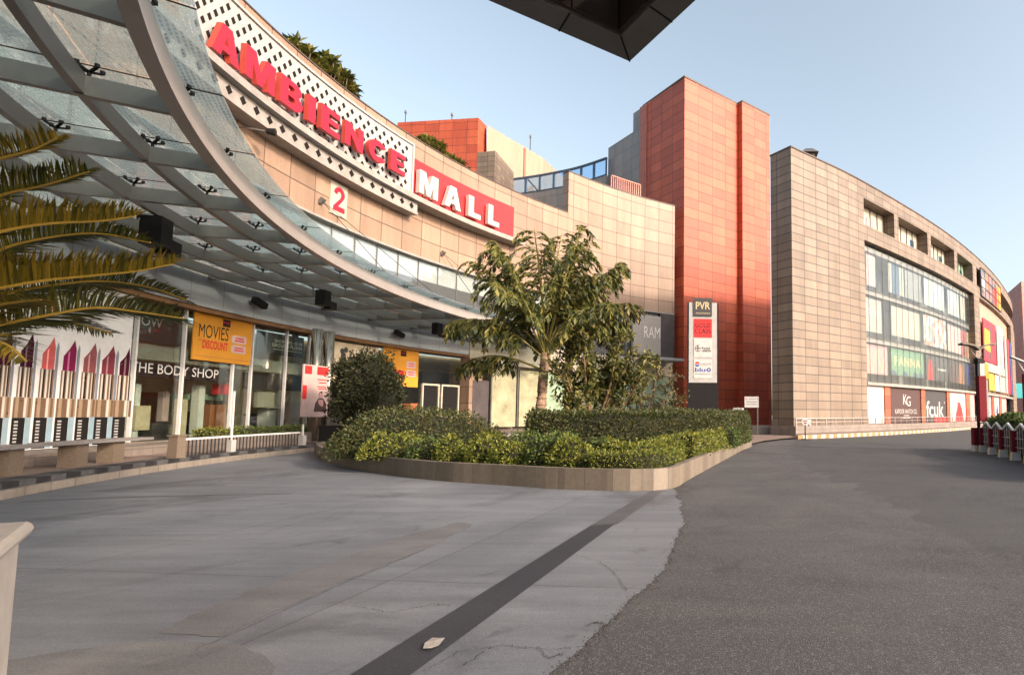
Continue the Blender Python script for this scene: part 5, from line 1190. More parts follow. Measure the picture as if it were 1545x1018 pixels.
mb = MB(); mb.slab(RB, 0, RB.l[-1], zb + .2, HB - .25, -.12, -.08, 0, 1); mb.build('glass', M['glass_blue'], rt)
# louvre screen on the raised parapet
q0, z0 = FAC.px(922, 280, -.5); q1, z1 = FAC.px(966, 290, -.5)
t = thing('louvre_screen', 'small rust brown slatted screen on the parapet beside the red tower', 'screen', tuple(FAC.P(q0, RT, -.5)))
zt = FAC.px(922, 264, -.5)[1]
mb = MB(); mb.slab(FAC, q0, q1, zt - .12, zt, -.6, -.4); mb.build('frame', M['plum'], t)
mb = MB(); n = 14
for k in range(n + 1): q = q0 + (q1 - q0) * k / n; mb.slab(FAC, q - .05, q + .05, RT + .09, zt - .13, -.56, -.44)
mb.build('slats', M['plum'], t)
# rooftop blocks
def P2(x, y, z): p = atH(x, y, z); return (p.x, p.y)
HR = 40.
a, b, c = P2(600, 185, HR), P2(722, 178, HR), P2(734, 190, HR)
rb = thing('rooftop_block', 'red stone rooftop block rising behind the mall sign', 'rooftop block', (b[0], b[1], 18))
mb = MB(); mb.prism([a, b, c, (c[0] - 4, c[1] + 10), (a[0] - 2, a[1] + 10)], 17, HR); mb.build('wall', M['red'], rb)
d_ = P2(735.5, 189, HR - .3); e = P2(820, 239, HR - .3); f = (e[0] + 2, e[1] + 12)
cb = thing('rooftop_block', 'plain cream rooftop block to the right of the red one', 'rooftop block', (e[0], e[1], 18))
mb = MB(); mb.prism([d_, e, f, (d_[0] - 2, d_[1] + 12)], 17, HR - .3); mb.build('wall', M['cream'], cb)
mb = MB(); g = Vector(d_).lerp(Vector(e), .62); tt = (Vector(e) - Vector(d_)).normalized(); nn = Vector((tt.y, -tt.x)) * .15
mb.prism([tuple(g + nn), tuple(g + tt * .35 + nn), tuple(g + tt * .35), tuple(g)], HR - 5, HR - .5); mb.build('downpipe', M['plum'], cb)
HT = 33.; a, b, c = P2(720, 230, HT), P2(747, 227.5, HT), P2(753, 234, HT)
tb = thing('rooftop_block', 'small tan stone rooftop block in front of the cream one', 'rooftop block', (b[0], b[1], 18))
mb = MB(); mb.prism([a, b, c, (c[0], c[1] + 5), (a[0], a[1] + 5)], 17, HT); mb.build('wall', M['tan'], tb)
for x, y0, y1, base, lb in [(608, 168, 190, HR, 'thin antenna with a round tip left of the red rooftop block'), (679, 172, 180, HR, 'short rod on top of the red rooftop block'), (798, 205, 228, HR - .3, 'thin antenna mast above the cream rooftop block')]:
    p = atH(x, y1, base); z1 = atY(x, y0, p.y).z
    t = thing('antenna', lb, 'antenna', (p.x, p.y + .5, base), 'rooftop antennas'); mb = MB(); mb.tube([(p.x, p.y + .5, base - 3), (p.x, p.y + .5, z1)], .06, 6); mb.build('mast', M['dark'], t)
    mb = MB(); mb.tube([(p.x, p.y + .5, z1), (p.x, p.y + .5, z1 + .35)], [.16, .12], 8); mb.build('tip', M['steel'], t)
# rooftop plants: rosettes of long leaves
def rosettes(name, pts, label, m, seed, leaf=.5, grp=None, per=20):
    r = random.Random(seed); lf = MB(); st_ = MB(); t = thing(name, label, 'tree' if 'tree' in name else 'shrub', tuple(pts[0][0]), grp)
    for base, tip in pts:
        base, tip = Vector(base), Vector(tip); st_.tube([base, base.lerp(tip, .6) + Vector((0, 0, .1)), tip], [.05, .04, .03], 5)
        for _ in range(per):
            d = rv(r); d.z = abs(d.z) * .9 + r.uniform(-.35, .1); l = leaf * r.uniform(.6, 1.15); leaf_quad(lf, tip + d * .04, d, Vector((0, 0, 1)), l, l * .42, 0, .2)
    st_.build('stem', M['stem_dark'], t); lf.build('foliage', m, t); return t
def roofpts(x0, x1, n, seed, top, R_, rise):
    r = random.Random(seed); out = []
    for _ in range(n):
        x = r.uniform(x0, x1); A = Arc(FC, FR + R_ + r.uniform(-.4, .5)); q, _z = A.px(x, 100); f = (x - x0) / (x1 - x0)
        b = A.P(q, TOP - .9, 0); hgt = top(f) * r.uniform(.35, 1); out.append((b, b + Vector((r.gauss(0, .15), r.gauss(0, .15), .9 + hgt * rise))))
    return out
rosettes('frangipani_tree', roofpts(436, 500, 80, 5, lambda f: (1.0 - .5 * abs(f - .35)), 1.2, 1.35), 'taller leafy frangipani peeking over the parapet above the sign', M['plum_leaf'], 3, .50, 'rooftop plants')
rosettes('frangipani_tree', roofpts(493, 533, 70, 6, lambda f: 1.0 - .35 * f, 1.0, 1.75), 'right frangipani with drooping leaf tufts over the parapet', M['plum_leaf'], 4, .50, 'rooftop plants')
rosettes('flowering_shrub', roofpts(640, 703, 85, 7, lambda f: .9 - .3 * f, 1.2, 1.3), 'leafy rooftop shrub with pale blossoms in front of the red rooftop block', M['plum_leaf'], 5, .5, 'rooftop plants')

# ================================================================== RIGHT HAND WING
WZ0 = .72
WT = 20.9
wing = thing('mall_wing', 'long curving tan stone wing with deep upper windows and a glass shop front', 'mall', tuple(BLK.P(0, 0, 0)))
def bs_(x, y=500, d=0): return BLK.px(x, y, d)[0]
s_g0 = bs_(1307); s_g1 = bs_(1469); s_p1 = bs_(1480); sEnd = BLK.l[-1] - .5
zg1 = 16.0; zg0 = 4.2; zw0 = BLK.px(1306, 339)[1]; zw1 = BLK.px(1306, 300)[1]
print('wing', s_g0, s_g1, sEnd, zw0, zw1, BLK.px(1307, 364), BLK.px(1307, 577), BLK.px(1470, 455), BLK.px(1400, 419), BLK.px(1470, 592))
mb = MB(); mb.slab(BLK, 0, s_g0, WZ0 - .7, WT, -2, 0, 0, .8); mb.build('stone_wall', M['tan'], wing)
mb = MB(); mb.slab(BLK, s_g0 + .005, sEnd, zw1, WT, -2, 0, 0, .8); mb.build('parapet_band', M['tan'], wing)
mb = MB(); mb.slab(BLK, s_g0 + .005, sEnd, zg1, zw0, -2, 0, 0, .8); mb.build('window_band', M['tan'], wing)
mb = MB(); mb.slab(BLK, -.05, sEnd, WT, WT + .1, -2.05, .06, 0, .8); mb.build('coping', M['coping'], wing)
wins = [(1307, 1349.5), (1356, 1399), (1404, 1438.5), (1443, 1465.5), (1471, 1480)]
pr_ = None; edges = [bs_(a, 350) for w in wins for a in w]
edges = [s_g0 + .005] + edges
piers = [(edges[2 * i], edges[2 * i + 1]) if i else (edges[0], edges[1]) for i in range(0)]
for i in range(len(wins)):
    mb = MB(); e1 = bs_(wins[i + 1][0], 350) if i < 4 else bs_(1481.5, 400) + .2
    mb.slab(BLK, bs_(wins[i][1], 350), e1, zw0 + .002, zw1 - .002, -1.2, -.001, 0, .8); mb.build('pier', M['tan'], wing)
for i, (a, b) in enumerate(wins):
    q0, q1 = bs_(a, 350), bs_(b, 350)
    mb = MB(); mb.slab(BLK, q0, q1, zw0 + .01, zw1 - .01, -1.1, -1.05, 0, .8); wn = mb.build('window', M['inner_white'] if i != 3 else M['frost'], wing)
    mb = MB(); n = max(2, int((q1 - q0) / 1.1))
    for k in range(n + 1): q = q0 + (q1 - q0) * k / n; mb.slab(BLK, max(q0, q - .035), min(q1, q + .035), zw0 + .02, zw1 - .02, -1.04, -.97)
    mb.build('frame', M['steel'], wn)
    mb = MB(); qq = q0 + (q1 - q0) * (.36 if i == 0 else .72); mb.slab(BLK, qq, qq + (q1 - q0) * (.25 if i == 0 else .14), zw0 + .02, zw0 + (zw1 - zw0) * .62, -1.045, -1.0); mb.build('pane', M['glass_blue'] if i else M['greytxt'], wn)
# glass curtain
GDk = -.45
mb = MB(); mb.slab(BLK, s_g0 + .01, s_g1, zg0, zg1 - .01, GDk - .05, GDk, 0, .9); mb.build('glass_curtain', M['glass_cur'], wing)
mb = MB(); n = 22
for k in range(n + 1):
    q = s_g0 + .06 + (s_g1 - s_g0 - .1) * k / n; mb.slab(BLK, q - .016, q + .016, zg0, zg1 - .02, GDk + .002, GDk + .03)
for z in (7.55, 8.0, 11.6, 12.05): mb.slab(BLK, s_g0 + .02, s_g1 - .02, z, z + .05, GDk + .051, GDk + .07, 0, 1)
mb.build('mullions', M['steel'], wing)
mb = MB(); mb.slab(BLK, s_g0 + .01, sEnd, zg0 - .25, zg0 - .01, -1.5, .05, 0, .9); mb.build('ledge', M['ledge'], wing)
mb = MB(); mb.slab(BLK, s_g0 + .01, sEnd, WZ0, WT - .5, -3.4, -3.0, 0, 1.2); mb.build('interior_wall', M['greytxt'], wing)
mb = MB()
for z in (7.6, 11.65, 15.4): mb.slab(BLK, s_g0 + .01, s_g1, z, z + .42, -2.99, GDk - .07, 0, 1)
mb.build('floor_slab', M['ledge'], wing)
mb = MB(); mb.slab(BLK, bs_(1470, 480), bs_(1478, 480), zg0, zg1 - .005, -1, .05); mb.build('pilaster', M['tan'], wing)
mb = MB(); mb.slab(BLK, bs_(1478, 480), sEnd, zg0, zg1 - .005, -2, -.5, 0, .9); mb.build('far_wall', M['cream'], wing)
# plinth, railing, kerb and pavement
mb = MB(); mb.slab(BLK, -.3, sEnd, .0, WZ0 + .03, -1.9, .45, 0, .9); mb.build('plinth', M['lowstone'], wing)
t = thing('plinth_railing', 'thin grey railing along the plinth of the tan wing', 'railing', tuple(BLK.P(s_g0, .75, .35)))
mb = MB(); mb.slab(BLK, -.2, s_g1, 1.26, 1.31, .32, .38, 0, .9); mb.slab(BLK, -.2, s_g1, 1.0, 1.03, .33, .37, 0, .9); mb.build('rail', M['steel_light'], t)
for k in range(34):
    q = -.15 + (s_g1) * k / 33.2; mb = MB(); mb.slab(BLK, q - .025, q + .025, .75, 1.26, .32, .38); mb.build('post', M['steel_light'], t)
KB = Path([(5.2, 35.8), (8.0, 37.8), (13.5, 43.2), (20.5, 51.0), (29.5, 62.5), (37, 72.5), (46, 85), (54, 97)])
mb = MB(); mb.slab(KB, 0, KB.l[-1] - .5, .0, .26, -.3, 0, 0, .8); kind(mb.build('painted_kerb', M['kerb_yw']), 'structure')
mb = MB(); n = 40; A_ = [KB.P(KB.l[-1] * k / n * .985,   .245, -.31) for k in range(n + 1)]; B_ = [BLK.P(min(sEnd - 2, (KB.l[-1]) * k / n * .99), .245, .3) for k in range(n + 1)]
mb.grid([A_, B_], lambda i, j: (A_[min(j, n)].x, A_[min(j, n)].y + i * 4)); kind(mb.build('side_pavement', M['pave']), 'structure')
sp = flat_sheet('side_pavement', [(1.9, 29.0), (2.6, 31.5), (4.2, 34.8), (5.2, 35.8), (5.6, 38), (5.4, 41.2), (-.5, 41.6), (-1.5, 31)], .10, M['pave']); kind(sp, 'structure')
LW = Flat((.9, 41.75), (1, -.06))
mb = MB(); mb.slab(LW, 0, 4.55, .0, .76, -.4, 0); lw = tag(mb.build('low_wall', M['lowstone']), 'low grey brown stone wall at the foot of the red tower', 'wall')
# shop posters: street level
PD = -.30
def wposter(x0, x1, z0, z1, m, label, d=-.6, name='shop_poster', yy=600, th=.05):
    q0, q1 = BLK.px(x0, yy, d)[0], BLK.px(x1, yy, d)[0]; mb = MB(); mb.slab(BLK, q0, q1, z0, z1, d - th, d, 0, .9); o = mb.build(name, m); tag(o, label, 'poster'); return o, q0, q1
zs0, zs1 = .78, zg0 - .27
o, q0, q1 = wposter(1308, 1334, zs0, zs1, M['whitetxt'], 'white shopfront panel reading Kien Jeans at the left end of the wing', PD)
text_on(BLK, 'Kien Jeans', q0 + .1, q1 - .2, 2.0, 2.42, PD + .006, M['greytxt'], o)
o, q0, q1 = wposter(1343, 1389, zs0, zs1, M['choc'], 'dark brown shopfront panel reading KAPOOR WATCH CO', PD); W = q1 - q0
text_on(BLK, 'K', q0 + W * .40, q0 + W * .52, 2.45, 3.35, PD + .006, M['whitetxt'], o); text_on(BLK, 'G', q0 + W * .5, q0 + W * .64, 2.3, 3.2, PD + .008, M['whitetxt'], o)
text_on(BLK, 'KAPOOR WATCH CO.', q0 + W * .14, q0 + W * .86, 1.6, 2.02, PD + .006, M['whitetxt'], o, 0)
bars(BLK, o, q0, q1, [(1.42, .4, .58), (1.2, .36, .62)], .06, PD + .006, M['whitetxt'])
o, q0, q1 = wposter(1395.5, 1427.5, zs0, zs1, M['char'], 'charcoal shopfront panel reading fcuk', PD); W = q1 - q0
text_on(BLK, 'fcuk', q0 + W * .04, q0 + W * .84, 1.3, 2.85, PD + .006, M['whitetxt'], o, .01)
mb = MB(); mb.slab(BLK, q0 + W * .4, q1, zs0, 1.2, PD + .003, PD + .01); mb.build('red_strip', M['redtxt'], o)
mb = MB(); ell(BLK, mb, q0 + W * .9, 2.75, .1, .1, PD + .006); mb.build('dot', M['whitetxt'], o)
def figure(S, o, q0, q1, z0, z1, d, col, colh, lean=.1):
    W = q1 - q0; H_ = z1 - z0; mb = MB()
    mb.spoly(S, [(q0 + W * .3, z0 + .02), (q0 + W * .85, z0 + .02), (q0 + W * .72, z0 + H_ * .45), (q0 + W * .6, z0 + H_ * .66), (q0 + W * .42, z0 + H_ * .66), (q0 + W * .36, z0 + H_ * .4)], d + .006); mb.build('printed_dress', col, o)
    mb = MB(); ell(S, mb, q0 + W * .51, z0 + H_ * .76, W * .1, H_ * .075, d + .008); mb.spoly(S, [(q0 + W * .3, z0 + H_ * .3), (q0 + W * .38, z0 + H_ * .3), (q0 + W * .5, z0 + H_ * .62), (q0 + W * .42, z0 + H_ * .64)], d + .009); mb.build('printed_figure', colh, o)
o, q0, q1 = wposter(1433, 1456.5, zs0, zs1, M['palepink'], 'pale pink shopfront poster with a figure in a red dress', PD); figure(BLK, o, q0, q1, zs0, zs1, PD, M['redtxt'], M['pink'])
o, q0, q1 = wposter(1463, 1470, zs0, zs1, M['pink'], 'narrow pink shopfront poster left of the lamp post', PD)
o, q0, q1 = wposter(1489, 1495.5, zs0, zs1, M['greytxt'], 'grey shopfront poster right of the red pillar sign', PD)
o, q0, q1 = wposter(1500, 1507, zs0, zs1, M['whitetxt'], 'white shopfront poster with a blue figure near the far end', PD); figure(BLK, o, q0, q1, zs0, zs1, PD, M['bluetxt'], M['bluetxt'])
o, q0, q1 = wposter(1511, 1518, zs0, zs1, M['pink'], 'last pink shopfront poster before the end pier', PD)
for i, (a, b) in enumerate([(1334.5, 1342.5), (1389.3, 1395.2), (1428, 1432.6), (1457, 1462.6), (1496, 1499.6), (1507.4, 1510.6)]):
    q0, q1 = BLK.px(a, 600, -.25)[0], BLK.px(b, 600, -.25)[0]; mb = MB(); mb.slab(BLK, q0, q1, .76, zg0 - .26, -.8, -.2); mb.build('red_pier', M['red'], wing)
# posters behind the glass
D2 = -.75
def gp(*a, **k): return wposter(*a, d=D2, yy=520, **k)
o, q0, q1 = gp(1307.5, 1338.5, 5.0, 7.5, M['pink'], 'pink window poster with a large cream W')
W = q1 - q0; mb = MB(); zig = [(q0 + W * .02, 7.0), (q0 + W * .26, 5.25), (q0 + W * .46, 7.1), (q0 + W * .7, 5.25), (q0 + W * .9, 7.0)]
for i in range(4):
    a, b = zig[i], zig[i + 1]; mb.spoly(BLK, [(a[0] - .06, a[1]), (a[0] + .06, a[1]), (b[0] + .06, b[1]), (b[0] - .06, b[1])], D2 + .006)
mb.build('lettering', M['goldtxt'], o)
o, q0, q1 = gp(1343.5, 1392.5, 5.1, 7.6, M['green'], 'green window poster reading PANNA in cream serif letters'); W = q1 - q0
text_on(BLK, 'PANNA', q0 + W * .1, q0 + W * .9, 6.0, 6.85, D2 + .006, M['goldtxt'], o, .015)
mb = MB()
for i, c in enumerate([.08, .4, .72, .9]): mb.spoly(BLK, [(q0 + W * (c - .09), 5.12), (q0 + W * (c + .09), 5.12), (q0 + W * (c + .05), 5.45), (q0 + W * (c - .04), 5.6)], D2 + .006)
mb.build('printed_shapes', M['bluesteel'], o)
o, q0, q1 = gp(1396, 1429, 5.0, 7.5, M['char'], 'charcoal window poster with a red clad figure at its left edge'); W = q1 - q0
mb = MB(); mb.spoly(BLK, [(q0 + W * .05, 5.0), (q0 + W * .3, 5.0), (q0 + W * .25, 6.9), (q0 + W * .14, 7.2)], D2 + .006); mb.build('printed_figure', M['redtxt'], o); bars(BLK, o, q0, q1, [(6.1, .5, .9)], .2, D2 + .006, M['whitetxt'])
o, q0, q1 = gp(1432, 1455, 5.0, 7.5, M['choc'], 'brown black window poster beside the charcoal one'); W = q1 - q0
mb = MB(); mb.spoly(BLK, [(q0 + W * .5, 5.02), (q0 + W * .9, 5.02), (q0 + W * .8, 7.2), (q0 + W * .55, 7.2)], D2 + .006); mb.build('printed_figure', M['wood'], o)
o, q0, q1 = gp(1457.5, 1462, 4.9, 7.5, M['bluetxt'], 'narrow blue window poster strip')
o, q0, q1 = gp(1462.5, 1466, 4.9, 7.5, M['redtxt'], 'narrow red window poster strip beside the blue one')
o, q0, q1 = gp(1307.5, 1331, 8.6, 11.5, M['marble'], 'grey window poster reading GITANJALI'); W = q1 - q0
text_on(BLK, 'ITANJALI', q0 + W * .02, q0 + W * .92, 9.9, 10.6, D2 + .006, M['whitetxt'], o, .01)
o, q0, q1 = gp(1346, 1389, 8.7, 11.4, M['inner_white'], 'plain cream blind panel behind the glass curtain')
o, q0, q1 = gp(1394.5, 1427.5, 8.5, 11.6, ramp_mat('floral_print', (1.6, 1.6, 1.1), [(.8, .74, .66), (.75, .70, .62), (.45, .28, .22), (.6, .1, .1)]), 'cream window poster with a scatter of red and grey flowers'); W = q1 - q0
mb = MB(); mb.spoly(BLK, [(q0 + W * .28, 8.9), (q0 + W * .44, 8.9), (q0 + W * .42, 10.8), (q0 + W * .34, 11.1)], D2 + .006); mb.build('printed_figure', M['greytxt'], o)
o, q0, q1 = gp(1430.5, 1450, 8.4, 11.4, M['palepink'], 'pale rose window poster left of the red bottle'); 
o, q0, q1 = gp(1450.5, 1457.5, 8.2, 11.3, M['signred'], 'tall red window poster with a bottle shape'); W = q1 - q0
mb = MB(); mb.spoly(BLK, [(q0 + W * .25, 8.4), (q0 + W * .75, 8.4), (q0 + W * .75, 9.9), (q0 + W * .58, 10.3), (q0 + W * .58, 10.8), (q0 + W * .42, 10.8), (q0 + W * .42, 10.3), (q0 + W * .25, 9.9)], D2 + .006); mb.build('printed_bottle', M['maroon'], o)
o, q0, q1 = gp(1458.5, 1468, 8.2, 11.3, M['goldtxt'], 'sand coloured window poster at the right end of the glass')
for a, b, m, l in [(1308, 1322, 'palepink', 'dull rose blind in the top row of the glass curtain, leftmost'), (1341, 1346, 'inner_white', 'first narrow white blind in the top row'), (1347, 1357, 'bluesteel', 'dark pane cover between two narrow white blinds'), (1357.5, 1364, 'inner_white', 'second narrow white blind in the top row'), (1366, 1390, 'greytxt', 'wide grey blind in the top row'), (1394, 1424, 'paleg', 'wide pale green blind in the top row'), (1430, 1446, 'paleg', 'narrower pale green blind in the top row'), (1448, 1455, 'inner_white', 'last white blind in the top row of the glass curtain')]:
    q0, q1 = BLK.px(a, 450, D2)[0], BLK.px(b, 450, D2)[0]; mb = MB(); mb.slab(BLK, q0, q1, 12.6, 15.3, D2 - .05, D2, 0, .9); o = mb.build('window_blind', M[m]); tag(o, l, 'blind', 'blinds in the top row of the glass curtain')
# far hoardings
D3 = .12
def far(x0, x1, z0, z1, m, label, d=D3): return wposter(x0, x1, z0, z1, m, label, d=d, yy=480, th=.1)
o, q0, q1 = far(1482, 1511, zw0 - 1.0, WT - 1.0, ramp_mat('collage_print', (.5, .5, .5), [(.05, .05, .06), (.16, .15, .17), (.45, .10, .06), (.55, .25, .05)]), 'dark framed collage hoarding on the upper band near the curve'); W = q1 - q0
mb = MB()
for k in range(7): q = q0 + W * k / 6; mb.slab(BLK, q - .05, q + .05, zw0 - 1.0, WT - 1.0, D3 + .005, D3 + .04)
for k in range(4): z = zw0 - 1 + (WT - zw0) * k / 3; mb.slab(BLK, q0, q1, z - .05, z + .05, D3 + .045, D3 + .07, 0, 1)
mb.build('frame', M['dark'], o)
mb = MB(); mb.spoly(BLK, [(q0 + W * .55, zw0 - .8), (q0 + W * .75, zw0 - .8), (q0 + W * .75, WT - 1.6), (q0 + W * .55, WT - 2.2)], D3 + .008); mb.build('printed_block', M['redtxt'], o)
mb = MB(); mb.spoly(BLK, [(q0 + W * .76, zw0 - .9), (q0 + W * .99, zw0 - .9), (q0 + W * .99, WT - 1.1), (q0 + W * .76, WT - 1.2)], D3 + .008); mb.build('printed_block', M['orange'], o)
mb = MB(); mb.spoly(BLK, [(q0 + W * .05, zw0), (q0 + W * .18, zw0), (q0 + W * .18, WT - 2), (q0 + W * .05, WT - 2)], D3 + .008); mb.build('printed_block', M['whitetxt'], o)
o, q0, q1 = far(1482.5, 1501, 8.2, 13.6, M['signred'], 'big red hoarding with a yellow and black picture'); W = q1 - q0
mb = MB(); mb.spoly(BLK, [(q0 + W * .02, 8.6), (q0 + W * .55, 8.6), (q0 + W * .6, 13.2), (q0 + W * .02, 13.3)], D3 + .006); mb.build('printed_block', M['char'], o)
mb = MB(); mb.spoly(BLK, [(q0 + W * .06, 9.8), (q0 + W * .5, 9.5), (q0 + W * .5, 12.3), (q0 + W * .1, 12.4)], D3 + .010); mb.build('printed_block', M['yellow'], o)
o, q0, q1 = far(1503, 1512, 7.8, 13.8, M['whitetxt'], 'white hoarding with grey blotches beside the red one'); W = q1 - q0
mb = MB(); ell(BLK, mb, q0 + W * .5, 9.2, W * .3, .9, D3 + .006); mb.build('printed_block', M['greytxt'], o); mb = MB(); ell(BLK, mb, q0 + W * .4, 12.2, W * .3, .7, D3 + .006); mb.build('printed_block', M['greytxt'], o)
o, q0, q1 = far(1484, 1513, 6.9, 8.0, M['marble'], 'plain beige signboard strip below the red hoarding', .3)
for a, b, m, l in [(1489, 1497, 'yellow', 'yellow poster just below the beige signboard strip'), (1498, 1504, 'whitetxt', 'white poster right of the yellow one'), (1505, 1513, 'marble', 'pale poster at the end of the lower row')]:
    far(a, b, 4.6, 6.8, M[m], l)
for a, b, m, l in [(1514, 1517, 'pink', 'tall pink strip poster on the far curve'), (1518, 1520.5, 'redtxt', 'tall red strip poster on the far curve'), (1521.5, 1523.5, 'bluetxt', 'tall blue strip poster on the far curve')]:
    far(a, b, 4.6, 13, M[m], l)
mb = MB(); mb.slab(BLK, bs_(1524, 500), sEnd, .8, zg1 - .01, -.45, .1, 0, .9); mb.build('end_pier', M['tan'], wing)
# vents on the wing roof
for x, y, s_, lb in [(1174, 226, 1.0, 'roof vent with a hood at the left corner of the tan wing'), (1222, 234, .9, 'roof vent on the parapet right of the corner')]:
    q, z = BLK.px(x, y, -1.2); q = max(q, -.6); p = BLK.P(q, WT + .05, -1.3); t = thing('roof_vent', lb, 'roof vent', tuple(p), 'roof vents on the tan wing')
    mb = MB(); mb.box(p.x - .45 * s_, p.y - .4, WT - .3, p.x + .45 * s_, p.y + .4, WT + 1.0); mb.build('body', M['coping'], t)
    mb = MB(); mb.hexa([(p.x - .75 * s_, p.y - .6, WT + 1.01), (p.x + .75 * s_, p.y - .6, WT + 1.01), (p.x + .75 * s_, p.y + .6, WT + 1.01), (p.x - .75 * s_, p.y + .6, WT + 1.01), (p.x - .3 * s_, p.y - .2, WT + 1.45), (p.x + .3 * s_, p.y - .2, WT + 1.45), (p.x + .3 * s_, p.y + .2, WT + 1.45), (p.x - .3 * s_, p.y + .2, WT + 1.45)]); mb.build('hood', M['steel'], t)
# far red building and its neighbour details
fb = thing('far_building', 'distant dark red building beyond the end of the wing', 'building', (64, 118, 0))
a = atY(1517, 430, 125); b = atY(1541, 424, 112); c_ = atY(1600, 424, 118)
mb = MB(); mb.prism([(a.x, a.y), (b.x, b.y), (c_.x + 10, c_.y), (a.x + 16, a.y + 22)], 0, b.z); mb.build('wall', M['plum'], fb)
mb = MB()
for z0, z1 in [(17.5, 23.5), (12.0, 14.5)]: mb.prism([(a.x + 1.2, a.y - 10), (a.x + 5.5, a.y - 12), (a.x + 6.5, a.y - 10), (a.x + 2, a.y - 7)], z0, z1)
mb.build('orange_bay', M['red'], fb)
mb = MB(); mb.prism([(a.x + 1.6, a.y - 9.5), (a.x + 5.2, a.y - 11.5), (a.x + 6.2, a.y - 10), (a.x + 2, a.y - 7)], 0, 17.4); mb.build('bay_wall', M['inner_dark'], fb)
mb = MB(); p = atY(1532, 600, 108); mb.box(p.x, 107.8, 4.6, p.x + 1.9, 108.2, 7.4); tag(mb.build('teal_sign', mat('teal_print', (.05, .38, .42), .5)), 'small teal sign at the far end of the street', 'sign')

# ================================================================== TOTEM SIGN, CABINET, SMALL SIGNS
TO = Flat(tuple(atY(1061, 600, 27.2))[:2], (1, .10))
def tz(y): return atY(1061, y, 27.2).z
def tx(x): return TO.px(x, 550)[0]
t = thing('sign_totem', 'tall totem sign with PVR at the top standing behind the clipped hedge', 'sign', tuple(TO.P(0, .36, 0)))
x0, x1 = tx(1039.3), tx(1081.8)
mb = MB(); mb.slab(TO, x0, x1, tz(577), tz(456.5), -.35, 0); mb.build('casing', M['panelw'], t)
mb = MB(); mb.slab(TO, x0 - .06, x0 - .003, tz(577), tz(456.5), -.36, -.02); mb.slab(TO, x1 + .003, x1 + .08, tz(577), tz(456.5), -.36, -.02); mb.build('side_strip', M['black'], t)
mb = MB(); mb.slab(TO, x0 - .05, x1 + .07, .7, tz(577) - .003, -.36, .0); mb.build('pedestal', M['black'], t)
mb = MB(); mb.slab(TO, tx(1030), tx(1090), .36, .9, -.5, .15); mb.build('base', M['black'], t)
def tp(y0, y1, m, nm, d=.02): mb = MB(); mb.slab(TO, tx(1046.7), tx(1074), tz(y1), tz(y0), .003, d); return mb.build(nm, M[m], t)
def tt_(s, xa, xb, ya, yb, m, par, bold=0., d=.025): return text_on(TO, s, tx(xa), tx(xb), tz(yb), tz(ya), d, M[m], par, bold)
p = tp(450, 477, 'char', 'panel', .06); tt_('PVR', 1049.5, 1071, 456, 467, 'goldtxt', p, .01, .066); tt_('PREMIERE', 1050, 1071, 472, 473.8, 'goldtxt', p, 0, .066)
p = tp(481, 508.8, 'redtxt', 'panel'); tt_('GOLD', 1048.5, 1072, 487.5, 494, 'blacktxt', p, .012); tt_('CLASS', 1048, 1072.5, 496, 502.8, 'blacktxt', p, .012)
p = tp(511, 539, 'whitetxt', 'panel'); tt_('Food', 1059, 1071, 523.5, 526.8, 'char', p, .03); tt_('UNION', 1059, 1072.5, 527.5, 530.8, 'char', p, .03)
mb = MB(); c = tx(1053); zc = tz(525.5); R0 = .16
mb.grid([[TO.P(c + r_ * math.cos(a * PI / 14), zc + r_ * math.sin(a * PI / 14), .026) for a in range(5, 26)] for r_ in (R0, R0 - .025)]); mb.spoly(TO, [(c - .02, zc - R0), (c + .02, zc - R0), (c + .02, zc + R0), (c - .02, zc + R0)], .027); mb.spoly(TO, [(c - R0, zc - .02), (c + R0, zc - .02), (c + R0, zc + .02), (c - R0, zc + .02)], .028); mb.build('emblem', M['char'], p)
p = tp(542, 570.6, 'whitetxt', 'panel'); tt_('pepsi', 1057, 1072.5, 546, 553, 'greytxt', p, .0); tt_('blu', 1048.5, 1064, 554.5, 561, 'bluetxt', p, .02); tt_('-', 1064, 1066.5, 557.5, 558.5, 'bluetxt', p, .02)
mb = MB(); ell(TO, mb, tx(1069.5), tz(557.8), .1, .1, .026); mb.build('roundel', M['bluetxt'], p); mb = MB(); ell(TO, mb, tx(1069.5), tz(557.8), .045, .045, .03); mb.build('roundel_centre', M['whitetxt'], p)
mb = MB(); c = tx(1052); zc = tz(549.5); mb.spoly(TO, [(c + .11 * math.cos(k * PI / 10), zc + .02 + .1 * math.sin(k * PI / 10)) for k in range(11)], .026); mb.build('roundel_top', M['redtxt'], p); mb = MB(); mb.spoly(TO, [(c + .11 * math.cos(PI + k * PI / 10), zc - .02 + .09 * math.sin(PI + k * PI / 10)) for k in range(11)], .026); mb.build('roundel_bottom', M['bluetxt'], p)
bars(TO, p, tx(1048), tx(1073), [(tz(564.5), .05, .95)], .035, .026, M['greytxt'])
# glass slab canopy and dark wall beside totem
mb = MB(); q0, q1 = FAC.px(985, 545, 3)[0], FAC.px(1030, 545, 3)[0]; mb.slab(FAC, q0, q1, 6.6, 6.85, .3, 3.2, 0, 1); tag(mb.build('entrance_awning', M['panelw']), 'small pale slab awning between the airy tree and the totem sign', 'awning')
